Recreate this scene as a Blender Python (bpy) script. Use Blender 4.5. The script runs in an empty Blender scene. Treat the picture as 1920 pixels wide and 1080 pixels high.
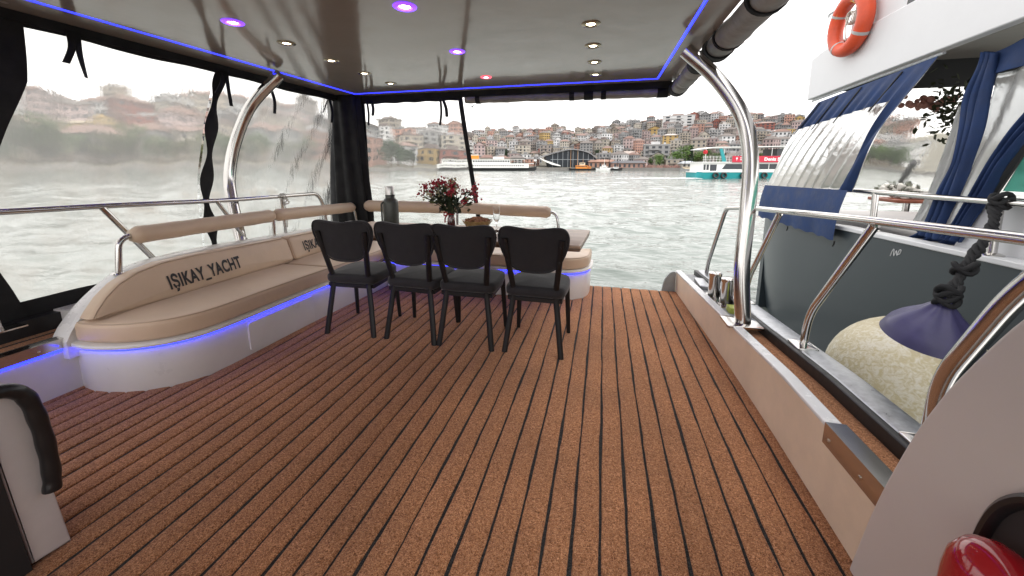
import bpy, bmesh, math, random
import numpy as np
from mathutils import Vector, Matrix
R = math.radians
random.seed(7); rng = np.random.default_rng(11)
S = bpy.context.scene
COL = S.collection

# ------------------------------------------------------------------ camera
F_PX, PX0, PY0, HC = 703.0, 960.0, 432.0, 1.25      # focal length and principal point in photo pixels, eye height above the deck
VPX, VPY = 1132.0, 311.0
PITCH = math.atan((PY0 - VPY) / F_PX)
YAW = math.atan((VPX - PX0) / math.hypot(F_PX, PY0 - VPY))
cam = bpy.data.cameras.new('camera'); camo = bpy.data.objects.new('camera', cam); COL.objects.link(camo)
camo.location = (0, 0, HC); camo.rotation_euler = (math.pi / 2 - PITCH, 0, YAW)
cam.sensor_fit = 'HORIZONTAL'; cam.sensor_width = 36; cam.lens = F_PX / 1920 * 36
cam.shift_y = -(540 - PY0) / 1920
cam.clip_start = 0.02; cam.clip_end = 6000
S.camera = camo
_f = np.array([-math.sin(YAW) * math.cos(PITCH), math.cos(YAW) * math.cos(PITCH), -math.sin(PITCH)])
_r = np.array([math.cos(YAW), math.sin(YAW), 0.0]); _u = np.cross(_r, _f)
def ray(px, py): return _f + _r * (px - PX0) / F_PX - _u * (py - PY0) / F_PX
def U(px, py, x=None, y=None, z=None, D=None):
    """pixel -> the point where its ray meets a plane x=, y=, z= or the horizontal distance D"""
    d = ray(px, py)
    if z is not None: t = (z - HC) / d[2]
    elif x is not None: t = x / d[0]
    elif y is not None: t = y / d[1]
    else: t = D / math.hypot(d[0], d[1])
    return Vector((d[0] * t, d[1] * t, HC + d[2] * t))

# ------------------------------------------------------------------ world, sun, exposure
SUN_EL, SUN_AZ = R(50), R(118)          # azimuth from +Y towards +X
W = bpy.data.worlds.new('World'); S.world = W; W.use_nodes = True
nt = W.node_tree; nt.nodes.clear()
sky = nt.nodes.new('ShaderNodeTexSky'); sky.sky_type = 'NISHITA'; sky.sun_disc = False
sky.sun_elevation = SUN_EL; sky.sun_rotation = SUN_AZ; sky.dust_density = 6; sky.air_density = 1.0; sky.ozone_density = 1.0
hs = nt.nodes.new('ShaderNodeHueSaturation'); hs.inputs['Saturation'].default_value = 0.10
mixs = nt.nodes.new('ShaderNodeMix'); mixs.data_type = 'RGBA'; mixs.inputs[0].default_value = 0.72
tc = nt.nodes.new('ShaderNodeTexCoord'); mp = nt.nodes.new('ShaderNodeMapping'); mp.inputs['Scale'].default_value = (1, 1, 2.6)
nz = nt.nodes.new('ShaderNodeTexNoise'); nz.inputs['Scale'].default_value = 1.7; nz.inputs['Detail'].default_value = 4
rp = nt.nodes.new('ShaderNodeValToRGB')
rp.color_ramp.elements[0].position = .35; rp.color_ramp.elements[0].color = (9.6, 9.3, 9.2, 1)
rp.color_ramp.elements[1].position = .7; rp.color_ramp.elements[1].color = (12.2, 11.9, 11.6, 1)
bg = nt.nodes.new('ShaderNodeBackground'); bg.inputs['Strength'].default_value = 0.10
wo = nt.nodes.new('ShaderNodeOutputWorld')
L = nt.links.new
L(tc.outputs['Generated'], mp.inputs[0]); L(mp.outputs[0], nz.inputs['Vector']); L(nz.outputs[0], rp.inputs[0])
L(sky.outputs[0], hs.inputs['Color']); L(hs.outputs[0], mixs.inputs[6]); L(rp.outputs[0], mixs.inputs[7])
L(mixs.outputs[2], bg.inputs['Color']); L(bg.outputs[0], wo.inputs['Surface'])
sun = bpy.data.lights.new('sun', 'SUN'); sun.energy = 0.6; sun.angle = R(25); sun.color = (1, .96, .9)
suno = bpy.data.objects.new('sun', sun); COL.objects.link(suno)
sd = Vector((math.sin(SUN_AZ) * math.cos(SUN_EL), math.cos(SUN_AZ) * math.cos(SUN_EL), math.sin(SUN_EL)))
suno.rotation_euler = sd.to_track_quat('Z', 'Y').to_euler(); suno.location = sd * 50
S.view_settings.view_transform = 'Standard'; S.view_settings.look = 'None'
S.view_settings.gamma = 1; S.view_settings.exposure = 1.35; S.view_settings.use_curve_mapping = False
S.render.engine = 'CYCLES'
cy = S.cycles
cy.use_denoising = True
try: cy.denoiser = 'OPENIMAGEDENOISE'
except Exception: pass
cy.max_bounces = 9; cy.diffuse_bounces = 4; cy.glossy_bounces = 5; cy.transmission_bounces = 6; cy.transparent_max_bounces = 16
cy.sample_clamp_indirect = 6; cy.caustics_reflective = False; cy.caustics_refractive = True; cy.blur_glossy = .3

# ------------------------------------------------------------------ materials
def nn(t, kind, **kw):
    n = t.nodes.new(kind)
    for k, v in kw.items(): setattr(n, k, v)
    return n
MATS = {}
def mat(name, base=(.5, .5, .5), rough=.5, metal=0., vary=None, bump=None, coat=0., emit=None, es=0., spec=.5, sheen=0., objcol=False, trans=0., alpha=1., ior=1.45):
    """principled material; vary=(scale, amount) mottles the colour, bump=(scale, strength, distance)"""
    if name in MATS: return MATS[name]
    m = bpy.data.materials.new(name); m.use_nodes = True; t = m.node_tree
    b = t.nodes['Principled BSDF']; l = t.links.new
    b.inputs['Base Color'].default_value = (*base, 1); b.inputs['Roughness'].default_value = rough
    b.inputs['Metallic'].default_value = metal; b.inputs['Coat Weight'].default_value = coat
    b.inputs['Specular IOR Level'].default_value = spec; b.inputs['Sheen Weight'].default_value = sheen
    b.inputs['Transmission Weight'].default_value = trans; b.inputs['IOR'].default_value = ior
    b.inputs['Alpha'].default_value = alpha
    tcn = nn(t, 'ShaderNodeTexCoord'); src = None
    if objcol:
        oi = nn(t, 'ShaderNodeObjectInfo'); src = oi.outputs['Color']
    if vary:
        n1 = nn(t, 'ShaderNodeTexNoise'); n1.inputs['Scale'].default_value = vary[0]; n1.inputs['Detail'].default_value = 6; n1.inputs['Roughness'].default_value = .65
        l(tcn.outputs['Object'], n1.inputs['Vector'])
        mr = nn(t, 'ShaderNodeMapRange'); mr.inputs[1].default_value = .3; mr.inputs[2].default_value = .7
        mr.inputs[3].default_value = 1 - vary[1]; mr.inputs[4].default_value = 1 + vary[1] * .6
        l(n1.outputs[0], mr.inputs[0])
        mx = nn(t, 'ShaderNodeMix', data_type='RGBA', blend_type='MULTIPLY'); mx.inputs[0].default_value = 1
        mx.inputs[6].default_value = (*base, 1)
        if src: l(src, mx.inputs[6])
        l(mr.outputs[0], mx.inputs[7]); src = mx.outputs[2]
        mr2 = nn(t, 'ShaderNodeMapRange'); mr2.inputs[1].default_value = .3; mr2.inputs[2].default_value = .7
        mr2.inputs[3].default_value = max(.02, rough * .8); mr2.inputs[4].default_value = min(1, rough * 1.25)
        l(n1.outputs[0], mr2.inputs[0]); l(mr2.outputs[0], b.inputs['Roughness'])
    if src: l(src, b.inputs['Base Color'])
    if bump:
        n2 = nn(t, 'ShaderNodeTexNoise'); n2.inputs['Scale'].default_value = bump[0]; n2.inputs['Detail'].default_value = 4
        l(tcn.outputs['Object'], n2.inputs['Vector'])
        bp = nn(t, 'ShaderNodeBump'); bp.inputs['Strength'].default_value = bump[1]
        bp.inputs['Distance'].default_value = bump[2] if len(bump) > 2 else .01
        l(n2.outputs[0], bp.inputs['Height']); l(bp.outputs[0], b.inputs['Normal'])
    if emit:
        b.inputs['Emission Color'].default_value = (*emit, 1); b.inputs['Emission Strength'].default_value = es
    MATS[name] = m
    return m
GEL = mat('gelcoat_white', (.78, .765, .75), .32, vary=(3, .06), bump=(1.6, .12, .01))
GELB = mat('gelcoat_cream', (.80, .64, .48), .36, vary=(4, .12), bump=(2, .1, .01))
STEEL = mat('stainless_steel', (.60, .58, .56), .14, 1., bump=(9, .06, .004))
STEELB = mat('brushed_steel_trim', (.46, .47, .49), .34, 1., vary=(30, .25), bump=(40, .15, .002))
RUBBER = mat('black_rubber', (.022, .022, .024), .45, vary=(20, .3), bump=(60, .2, .002))
VINYLB = mat('beige_leatherette', (.66, .50, .36), .42, vary=(3, .08), bump=(4.5, .45, .018), sheen=.1)
CANVB = mat('black_canvas', (.012, .012, .013), .75, vary=(8, .3), bump=(14, .5, .01))
CANVG = mat('grey_rolled_canvas', (.33, .31, .295), .5, vary=(5, .35), bump=(7, .8, .02))
CANVN = mat('navy_canvas', (.016, .04, .125), .7, vary=(7, .25), bump=(9, .5, .012))
BLKM = mat('black_painted_metal', (.006, .006, .007), .42, vary=(30, .3))
VELV = mat('charcoal_velvet', (.014, .0125, .015), .8, vary=(9, .35), bump=(12, .25, .006), sheen=.22)
LEDB = mat('blue_led', (.02, .02, .3), .4, emit=(.012, .02, 1.0), es=3.2)
BLKP = mat('black_plastic', (.014, .014, .015), .3)
INK = mat('dark_print', (.035, .033, .035), .55)
BRASS = mat('screw_head', (.6, .52, .4), .3, 1.)

# ------------------------------------------------------------------ objects
def tag(o, label=None, cat=None, group=None, kind=None):
    if label: o['label'] = label
    if cat: o['category'] = cat
    if group: o['group'] = group
    if kind: o['kind'] = kind
    return o
def empty(name, loc=(0, 0, 0), rz=0., label=None, cat=None, group=None):
    o = bpy.data.objects.new(name, None); COL.objects.link(o)
    o.location = loc; o.rotation_euler = (0, 0, rz); o.empty_display_size = .1
    return tag(o, label, cat, group)
class MB:
    """collects faces; build() links them as one mesh object"""
    def __init__(s): s.v = []; s.f = []
    def add(s, vs, fs):
        k = len(s.v); s.v += [tuple(map(float, v)) for v in vs]; s.f += [tuple(i + k for i in f) for f in fs]; return s
    def box(s, x0, x1, y0, y1, z0, z1):
        return s.add([(x0, y0, z0), (x1, y0, z0), (x1, y1, z0), (x0, y1, z0), (x0, y0, z1), (x1, y0, z1), (x1, y1, z1), (x0, y1, z1)],
                     [(0, 3, 2, 1), (4, 5, 6, 7), (0, 1, 5, 4), (1, 2, 6, 5), (2, 3, 7, 6), (3, 0, 4, 7)])
    def loft(s, rings, cap=True, closed=True):
        n = len(rings[0]); vs = [p for r in rings for p in r]; fs = []
        for i in range(len(rings) - 1):
            for j in range(n if closed else n - 1):
                a = i * n + j; b = i * n + (j + 1) % n
                fs.append((a, b, b + n, a + n))
        if cap and closed: fs += [tuple(range(n))[::-1], tuple(range((len(rings) - 1) * n, len(rings) * n))]
        return s.add(vs, fs)
    def tube(s, path, r, seg=10, cap=True, closed=False, flat=1.):
        P = [Vector(p) for p in path]; n = len(P); rs = r if hasattr(r, '__len__') else [r] * n
        tans = []
        for i in range(n):
            a = P[(i - 1) % n] if closed else P[max(i - 1, 0)]; b = P[(i + 1) % n] if closed else P[min(i + 1, n - 1)]
            d = b - a; tans.append(d.normalized() if d.length > 1e-9 else Vector((0, 0, 1)))
        up = Vector((0, 0, 1)) if abs(tans[0].z) < .9 else Vector((0, 1, 0))
        nrm = (up - tans[0] * up.dot(tans[0])).normalized(); rings = []
        for i in range(n):
            nrm = (nrm - tans[i] * nrm.dot(tans[i])).normalized(); bi = tans[i].cross(nrm)
            rings.append([P[i] + (nrm * math.cos(2 * math.pi * k / seg) * flat + bi * math.sin(2 * math.pi * k / seg)) * rs[i] for k in range(seg)])
        if closed: rings.append(rings[0]); return s.loft(rings, cap=False)
        return s.loft(rings, cap=cap)
    def lathe(s, prof, c=(0, 0, 0), seg=20, ax='z'):
        rings = []
        for r, h in prof:
            ring = []
            for k in range(seg):
                a = 2 * math.pi * k / seg; p = (r * math.cos(a), r * math.sin(a), h)
                if ax == 'x': p = (h, p[0], p[1])
                if ax == 'y': p = (p[0], h, p[1])
                ring.append((c[0] + p[0], c[1] + p[1], c[2] + p[2]))
            rings.append(ring)
        return s.loft(rings, cap=True)
    def prism(s, poly, fn, w0, w1):
        """polygon (u,v) extruded between w0 and w1; fn maps (u,v,w) to xyz"""
        return s.loft([[fn(u, v, w) for u, v in poly] for w in (w0, w1)])
    def grid(s, nu, nv, fn):
        vs = [fn(i / nu, j / nv) for i in range(nu + 1) for j in range(nv + 1)]
        fs = [(i * (nv + 1) + j, (i + 1) * (nv + 1) + j, (i + 1) * (nv + 1) + j + 1, i * (nv + 1) + j + 1) for i in range(nu) for j in range(nv)]
        return s.add(vs, fs)
    def slab(s, outline, z0, z1, r=.02, crown=0., fn=None, steps=4, rings=4):
        """cushion-like slab over an outline: rounded rims of radius r and a crowned top"""
        fn = fn or (lambda u, v, w: (u, v, w))
        P = [Vector(p) for p in outline]; n = len(P)
        area = sum(P[i].x * P[(i + 1) % n].y - P[(i + 1) % n].x * P[i].y for i in range(n))
        if area < 0: P = P[::-1]
        nr = []
        for i in range(n):
            d = (P[(i + 1) % n] - P[i - 1]).normalized(); nr.append(Vector((-d.y, d.x)))
        cen = sum(P, Vector((0, 0))) / n
        def ring(ins, z): return [fn(P[i].x + nr[i].x * ins, P[i].y + nr[i].y * ins, z) for i in range(n)]
        def shrink(ins, k, z):
            return [fn(*( (P[i] + nr[i] * ins) * (1 - k) + cen * k), z) for i in range(n)]
        rr = [ring(r, z0)]
        for k in range(1, steps + 1): a = k / steps * math.pi / 2; rr.append(ring(r - r * math.sin(a), z0 + r - r * math.cos(a)))
        for k in range(steps + 1): a = k / steps * math.pi / 2; rr.append(ring(r - r * math.cos(a), z1 - r + r * math.sin(a)))
        if crown:
            for k in range(1, rings + 1):
                q = k / (rings + .6); rr.append(shrink(r, q, z1 + crown * (1 - (1 - q) ** 2)))
        return s.loft(rr)
    def build(s, name, m, parent=None, smooth=True, angle=40, loc=None):
        me = bpy.data.meshes.new(name); me.from_pydata(s.v, [], s.f)
        bm = bmesh.new(); bm.from_mesh(me); bmesh.ops.recalc_face_normals(bm, faces=bm.faces)
        bm.to_mesh(me); bm.free()
        if smooth:
            me.polygons.foreach_set('use_smooth', [True] * len(me.polygons)); me.set_sharp_from_angle(angle=R(angle))
        me.materials.append(m)
        o = bpy.data.objects.new(name, me); COL.objects.link(o)
        if loc is not None: o.location = loc
        if parent: o.parent = parent
        return o
def bevel(o, w=.004, seg=2):
    md = o.modifiers.new('bevel', 'BEVEL'); md.width = w; md.segments = seg; md.limit_method = 'ANGLE'; md.angle_limit = R(40)
    return o
def copy_tree(o, parent=None):
    c = o.copy(); COL.objects.link(c); c.parent = parent
    for ch in o.children: copy_tree(ch, c)
    return c
def spline(pts, n=8):
    P = [Vector(p) for p in pts]; out = []
    for i in range(len(P) - 1):
        p0 = P[i - 1] if i else P[0] * 2 - P[1]; p1, p2 = P[i], P[i + 1]; p3 = P[i + 2] if i + 2 < len(P) else P[-1] * 2 - P[-2]
        for k in range(n):
            t = k / n
            out.append(.5 * ((2 * p1) + (p2 - p0) * t + (2 * p0 - 5 * p1 + 4 * p2 - p3) * t * t + (3 * p1 - p0 - 3 * p2 + p3) * t ** 3))
    return out + [P[-1]]
def fillet(pts, rad, n=5):
    """polygon with rounded corners; rad one number or one per corner"""
    P = [Vector(p) for p in pts]; out = []; N = len(P)
    rs = rad if hasattr(rad, '__len__') else [rad] * N
    for i in range(N):
        a, b, c = P[i - 1], P[i], P[(i + 1) % N]; r = min(rs[i], (a - b).length * .49, (c - b).length * .49)
        if r < 1e-5: out.append(b); continue
        p, q = b + (a - b).normalized() * r, b + (c - b).normalized() * r
        for k in range(n + 1): t = k / n; out.append(p * (1 - t) ** 2 + b * 2 * t * (1 - t) + q * t * t)
    return out
def bend(pts, rad, n=6):
    """open path with rounded corners"""
    P = [Vector(p) for p in pts]; out = [P[0]]
    for i in range(1, len(P) - 1):
        a, b, c = P[i - 1], P[i], P[i + 1]; r = min(rad, (a - b).length * .49, (c - b).length * .49)
        p, q = b + (a - b).normalized() * r, b + (c - b).normalized() * r
        for k in range(n + 1): t = k / n; out.append(p * (1 - t) ** 2 + b * 2 * t * (1 - t) + q * t * t)
    return out + [P[-1]]
def text_mesh(body, size, off=0., space=1.0, ext=0.):
    cu = bpy.data.curves.new('txt', 'FONT'); cu.body = body; cu.size = size; cu.offset = off; cu.space_character = space; cu.extrude = ext
    cu.resolution_u = 4
    ob = bpy.data.objects.new('txt', cu); COL.objects.link(ob)
    bpy.context.view_layer.update()
    me = bpy.data.meshes.new_from_object(ob.evaluated_get(bpy.context.evaluated_depsgraph_get()))
    bpy.data.objects.remove(ob); bpy.data.curves.remove(cu)
    return me
def interp(x, xs, ys): return float(np.interp(x, xs, ys))
# ================================================================== own yacht
YC = -1.10                      # the yacht's centre line
# ---- carpet
def carpet_mat(name, dark, mid, light):
    m = bpy.data.materials.new(name); m.use_nodes = True; t = m.node_tree; b = t.nodes['Principled BSDF']; l = t.links.new
    tcn = nn(t, 'ShaderNodeTexCoord')
    n1 = nn(t, 'ShaderNodeTexNoise'); n1.inputs['Scale'].default_value = 165; n1.inputs['Detail'].default_value = 2.5; n1.inputs['Distortion'].default_value = 1.6
    n3 = nn(t, 'ShaderNodeTexNoise'); n3.inputs['Scale'].default_value = 2.2; n3.inputs['Detail'].default_value = 5
    l(tcn.outputs['Object'], n1.inputs['Vector']); l(tcn.outputs['Object'], n3.inputs['Vector'])
    cr = nn(t, 'ShaderNodeValToRGB'); e = cr.color_ramp.elements
    e[0].position = .34; e[0].color = (*dark, 1); e[1].position = .66; e[1].color = (*light, 1)
    e2 = e.new(.5); e2.color = (*mid, 1)
    l(n1.outputs[0], cr.inputs[0])
    mr = nn(t, 'ShaderNodeMapRange'); mr.inputs[1].default_value = .3; mr.inputs[2].default_value = .7; mr.inputs[3].default_value = .8; mr.inputs[4].default_value = 1.15
    l(n3.outputs[0], mr.inputs[0])
    mx = nn(t, 'ShaderNodeMix', data_type='RGBA', blend_type='MULTIPLY'); mx.inputs[0].default_value = 1
    l(cr.outputs[0], mx.inputs[6]); l(mr.outputs[0], mx.inputs[7]); l(mx.outputs[2], b.inputs['Base Color'])
    bp = nn(t, 'ShaderNodeBump'); bp.inputs['Strength'].default_value = 1.0; bp.inputs['Distance'].default_value = .006
    l(n1.outputs[0], bp.inputs['Height']); l(bp.outputs[0], b.inputs['Normal'])
    b.inputs['Roughness'].default_value = .95; b.inputs['Specular IOR Level'].default_value = .15; b.inputs['Sheen Weight'].default_value = .15
    return m
CARP = carpet_mat('brown_loop_carpet', (.17, .06, .021), (.45, .19, .078), (.72, .37, .19))
CARPK = carpet_mat('black_loop_carpet', (.004, .004, .004), (.014, .014, .014), (.05, .05, .048))
SP = .0925
deck = MB().box(-3.3, 1.08, -1.6, 3.9, -.12, -.004).build('yacht_deck', CARPK); tag(deck, kind='structure')
deck['label'] = 'brown carpeted stern deck with black caulking lines'
def strip(x0, x1, y0, y1, z, seed, n=90):
    rs = np.random.default_rng(seed); mb = MB(); rings = []
    ph = rs.uniform(0, 6.28, 6)
    for i in range(n + 1):
        y = y0 + (y1 - y0) * i / n
        wob = .0016 * math.sin(y * 5 + ph[0]) + .0012 * math.sin(y * 13 + ph[1])
        a = x0 + wob + rs.uniform(-.0016, .0016); b = x1 + wob + rs.uniform(-.0016, .0016)
        rings.append([(a, y, z - .006), (a + .0015, y, z - .001), (a + .007, y, z + .002), ((a + b) / 2, y, z + .003), (b - .007, y, z + .002), (b - .0015, y, z - .001), (b, y, z - .006)])
    return mb.loft(rings, closed=False)
for i in range(-33, 9):
    xa = .038 + i * SP + .0045; xb = .038 + (i + 1) * SP - .0045
    if xb > .84: xb = .835
    if xa < -2.98: continue
    strip(xa, xb, -1.5, 3.895, .0, 100 + i).build('carpet_strip', CARP, deck, angle=180)

# ---- right bulwark
by = [-1.6, 1.2, 1.83, 2.37, 2.96, 3.94]; bxs = [.822, .824, .828, .821, .797, .75]
bz = [.37, .338, .318, .278, .250, .212]
def bxy(y): return interp(y, by, bxs)
def bzy(y): return interp(y, by, bz)
bw = empty('bulwark', (.85, 2, 0), label='low cream bulwark with white cap along right deck edge', cat='bulwark')
ys = [-1.6 + i * .1 for i in range(56)]; ys[-1] = 3.95
def along(profile, ys_, m, name, parent, **k):
    """loft a section (list of fn(y)->(x,z)) along y"""
    mb = MB().loft([[(p(y)[0], y, p(y)[1]) for p in profile] for y in ys_])
    o = mb.build(name, m, parent, **k); return o
def P_(dx, dz, zabs=None): return lambda y: (bxy(y) + dx, (bzy(y) + dz) if zabs is None else zabs)
def unp(o, par):   # children built in world space under a moved empty
    o.matrix_parent_inverse = Matrix.Translation(par.location).inverted(); return o
def child(mb, name, m, par, **k):
    o = mb.build(name, m, None, **k); o.parent = par
    o.matrix_parent_inverse = (Matrix.Translation(par.location) @ par.rotation_euler.to_matrix().to_4x4()).inverted()
    return o
def loft_y(profile, ys_): return MB().loft([[(p(y)[0], y, p(y)[1]) for p in profile] for y in ys_])
child(loft_y([P_(0, 0, -.1), P_(.002, -.018), P_(.05, -.018), P_(.05, 0, -.1)], ys), 'wall', GELB, bw)
bevel(child(loft_y([P_(-.004, -.017), P_(-.004, 0), P_(.052, 0), P_(.052, -.017)], ys), 'cap', mat('cap_white', (.82, .82, .82), .25, vary=(6, .08)), bw), .004)
sdk = child(loft_y([P_(.053, -.09), P_(.053, -.045), P_(.168, -.045), P_(.168, -.09)], [y for y in ys if y < 2.62]), 'side_deck_carpet', CARP, bw)
child(loft_y([P_(.064, -.046), P_(.064, -.0425), P_(.076, -.0425), P_(.076, -.046)], [y for y in ys if y < 2.6]), 'carpet_line', CARPK, bw)
child(loft_y([P_(.053, -.09), P_(.053, -.03), P_(.168, -.03), P_(.168, -.09)], [2.63, 2.9, 3.2, 3.5, 3.8, 3.93]), 'quarter_deck', mat('grey_nonskid', (.34, .35, .36), .5, vary=(30, .3), bump=(80, .4, .003)), bw)
bevel(child(loft_y([P_(.169, -.2), P_(.169, .012), P_(.184, .016), P_(.2, .012), P_(.2, -.2)], ys), 'rubber_rail', RUBBER, bw), .004)
bevel(child(loft_y([P_(.201, -.2), P_(.201, .014), P_(.26, .02), P_(.315, .012), P_(.33, -.03), P_(.33, -.2)], ys), 'steel_trim', STEELB, bw), .006)
# fin at the stern end of the bulwark
child(MB().prism(fillet([(.0, .0), (.0, .22), (.05, .21), (.105, .13), (.125, .0)], [.01, .03, .04, .08, .01]), lambda u, v, w: (.745 - u, w, v - .01), 3.9, 3.93), 'stern_fin', mat('fin_grey', (.28, .31, .31), .4, vary=(8, .15)), bw)
# steel angle plate near the front of the cap
pl = child(MB().loft([[(bxy(y) - .008, y, bzy(y) - .075), (bxy(y) - .008, y, bzy(y) + .005), (bxy(y) + .058, y, bzy(y) + .005), (bxy(y) + .058, y, bzy(y) + .002), (bxy(y) - .0055, y, bzy(y) + .002), (bxy(y) - .0055, y, bzy(y) - .075)] for y in (.6, .9, 1.15, 1.3, 1.455)]), 'angle_plate', STEEL, bw)
for yy in (1.42, 1.25, 1.1): child(MB().lathe([(.006, 0), (.005, -.003), (.001, -.004)], (bxy(yy) - .0082, yy, bzy(yy) - .045), 10, 'x'), 'screw', BRASS, bw)

# ---- yacht hull below the deck
hl = empty('yacht_hull', (YC, 1.5, -1.2), label='white hull sides and transom under the carpeted deck', cat='hull')
child(MB().box(1.0, 1.10, -1.6, 3.88, -1.4, .05), 'hull_side', GEL, hl)
child(MB().box(-3.3, -3.2, -1.6, 4.1, -1.4, .26), 'hull_side', GEL, hl)
child(MB().box(-3.2, .99, 3.86, 3.899, -1.4, -.008), 'transom', GEL, hl)

# ---- left bulwark forward of the bench
lb = empty('bulwark', (-2.9, .9, 0), label='low white bulwark with blue light line at far left', cat='bulwark')
child(MB().loft([[(-2.86, y, -.05), (-2.86 + .0, y, .245), (-3.0, y, .245), (-3.0, y, -.05)] for y in (-1.6, 0, 1.1, 1.36)]), 'wall', GEL, lb)
child(MB().loft([[(-2.853, y, .246), (-2.853, y, .256), (-2.87, y, .256), (-2.87, y, .246)] for y in (-1.6, 0, 1.0, 1.33)]), 'led_strip', LEDB, lb)
child(MB().loft([[(-2.848, y, .262), (-2.848, y, .318), (-2.90, y, .322), (-2.90, y, .262)] for y in (-1.6, 0, 1.0, 1.30)]), 'angle_plate', STEEL, lb)
child(MB().box(-3.09, -2.901, -1.6, 1.42, .2, .308), 'side_deck_carpet', CARP, lb)
for xx in (-2.94, -3.03): child(MB().box(xx - .006, xx + .006, -1.6, 1.4, .3, .3105), 'carpet_line', CARPK, lb)
child(MB().box(-3.16, -3.091, -1.6, 1.6, .2, .40), 'rubber_rail', RUBBER, lb)
for yy in (1.2, .95): child(MB().lathe([(.006, 0), (.005, .003), (.001, .004)], (-2.848, yy, .285), 10, 'x'), 'screw', BRASS, lb)
child(MB().tube(bend([(-3.0, 1.02, .86), (-3.02, 1.13, .62), (-3.03, 1.16, .40)], .08), .018, 12).box(-3.08, -2.98, 1.1, 1.24, .401, .408), 'handrail_foot', STEEL, lb)

# ---- benches
front = [(-2.87, 1.345), (-2.76, 1.325), (-2.64, 1.335), (-2.50, 1.375), (-2.38, 1.45), (-2.30, 1.55), (-2.262, 1.68), (-2.25, 1.9), (-2.235, 2.4), (-2.205, 2.9), (-2.18, 3.42)]
fsp = [p.to_2d() for p in spline([(a, b, 0) for a, b in front], 4)]
sb = empty('side_bench', (-2.5, 2.3, 0), label='white moulded bench base curving along left side', cat='bench')
out = list(fsp) + [Vector((-2.18, 3.94)), Vector((-2.95, 3.94)), Vector((-2.95, 1.345))]
child(MB().slab(out, -.01, .262, .006, steps=2), 'base', GEL, sb)
def offs(path, d):
    o = []
    for i, p in enumerate(path):
        t = (path[min(i + 1, len(path) - 1)] - path[max(i - 1, 0)]).normalized(); o.append(p + Vector((t.y, -t.x)) * d)
    return o
lipo = offs(fsp, .028)
child(MB().slab(lipo + [Vector((-2.15, 3.38)), Vector((-2.9, 3.38)), Vector((-2.9, 1.36))], .2625, .288, .01, steps=3), 'lip', GEL, sb)
led = [Vector((p.x, p.y, .254)) for p in offs(fsp, .006)]
child(MB().tube(led, .0055, 6), 'led_strip', LEDB, sb)
child(MB().slab(fillet([(1.86, .03), (2.42, .015), (2.42, .225), (1.86, .225)], .02), 0, .014, .004, fn=lambda u, v, w: (-2.253 + (u - 1.86) * .028 + w, u, v), steps=2), 'hatch_panel', GEL, sb)
# white coaming behind the back cushions: an arc that rises from the deck edge
cz_y = [1.29, 1.33, 1.415, 1.52, 1.636, 1.80, 2.1, 2.5, 2.9, 3.4, 3.98]; cz_z = [.30, .37, .466, .55, .612, .640, .648, .635, .62, .61, .60]
_cs = spline([(a, b, 0) for a, b in zip(cz_y, cz_z)], 8)
def cz(y): return interp(y, [p.x for p in _cs], [p.y for p in _cs])
cs = [1.29 + (3.98 - 1.29) * (i / 90) ** 1.7 for i in range(91)]
child(MB().loft([[(-2.815, y, .2), (-2.815, y, cz(y) - .004), (-2.822, y, cz(y)), (-2.93, y, cz(y)), (-2.937, y, cz(y) - .004), (-2.937, y, .2)] for y in cs]), 'coaming', mat('coaming_white', (.82, .81, .8), .28, vary=(5, .05)), sb, angle=30)
stb = empty('stern_bench', (-1.2, 3.65, 0), label='white moulded bench base across the stern behind the table', cat='bench')
sf = [(-2.17, 3.40), (-1.6, 3.40), (-.9, 3.40), (-.45, 3.40), (-.30, 3.412), (-.19, 3.46), (-.12, 3.55), (-.095, 3.68), (-.09, 3.89)]
ssp = [p.to_2d() for p in spline([(a, b, 0) for a, b in sf], 4)]
child(MB().slab(ssp + [Vector((-2.17, 3.89))], -.01, .262, .006, steps=2), 'base', GEL, stb)
child(MB().slab(offs(ssp, .024) + [Vector((-2.14, 3.90))], .2625, .288, .01, steps=3), 'lip', GEL, stb)
child(MB().tube([Vector((p.x, p.y, .254)) for p in offs(ssp, .006)], .0055, 6), 'led_strip', LEDB, stb)
child(MB().slab(fillet([(-1.35, .03), (-.75, .03), (-.75, .225), (-1.35, .225)], .02), 0, .012, .004, fn=lambda u, v, w: (u, 3.399 - w, v), steps=2), 'hatch_panel', GEL, stb)

# ---- cushions
PIPE = mat('beige_piping', (.50, .37, .265), .5)
def seat(outline, name, label, crown=.016):
    o = MB().slab(outline, .289, .405, .028, crown, steps=5, rings=5).build(name, VINYLB, angle=60)
    P = [Vector(p) for p in outline]; cn0 = sum(P, Vector((0, 0))) / len(P)
    pp = MB().tube([Vector((*(p + (cn0 - p).normalized() * .012), .3985)) for p in P], .0042, 6, closed=True).build('piping', PIPE, o, angle=80)
    return tag(o, label, 'cushion', 'beige seat cushions')
def resample(P, step=.06):
    out = []; n = len(P)
    for i in range(n):
        a, b = P[i], P[(i + 1) % n]; k = max(1, int((b - a).length / step))
        out += [a + (b - a) * j / k for j in range(k)]
    return out
c1 = [p for p in offs(fsp, .006) if p.y < 2.64 and p.x > -2.8]
o1 = resample(c1 + [Vector((-2.218, 2.645)), Vector((-2.80, 2.645)), Vector((-2.80, 1.38))])
seat(o1, 'seat_cushion', 'long beige seat cushion on left bench with rounded front end')
seat(resample([Vector(p) for p in ((-2.21, 2.652), (-2.17, 3.37), (-2.165, 3.88), (-2.80, 3.88), (-2.80, 2.652))]), 'seat_cushion', 'beige seat cushion in the left stern corner behind first chair')
ssc = [p for p in offs(ssp, .004)]
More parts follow.
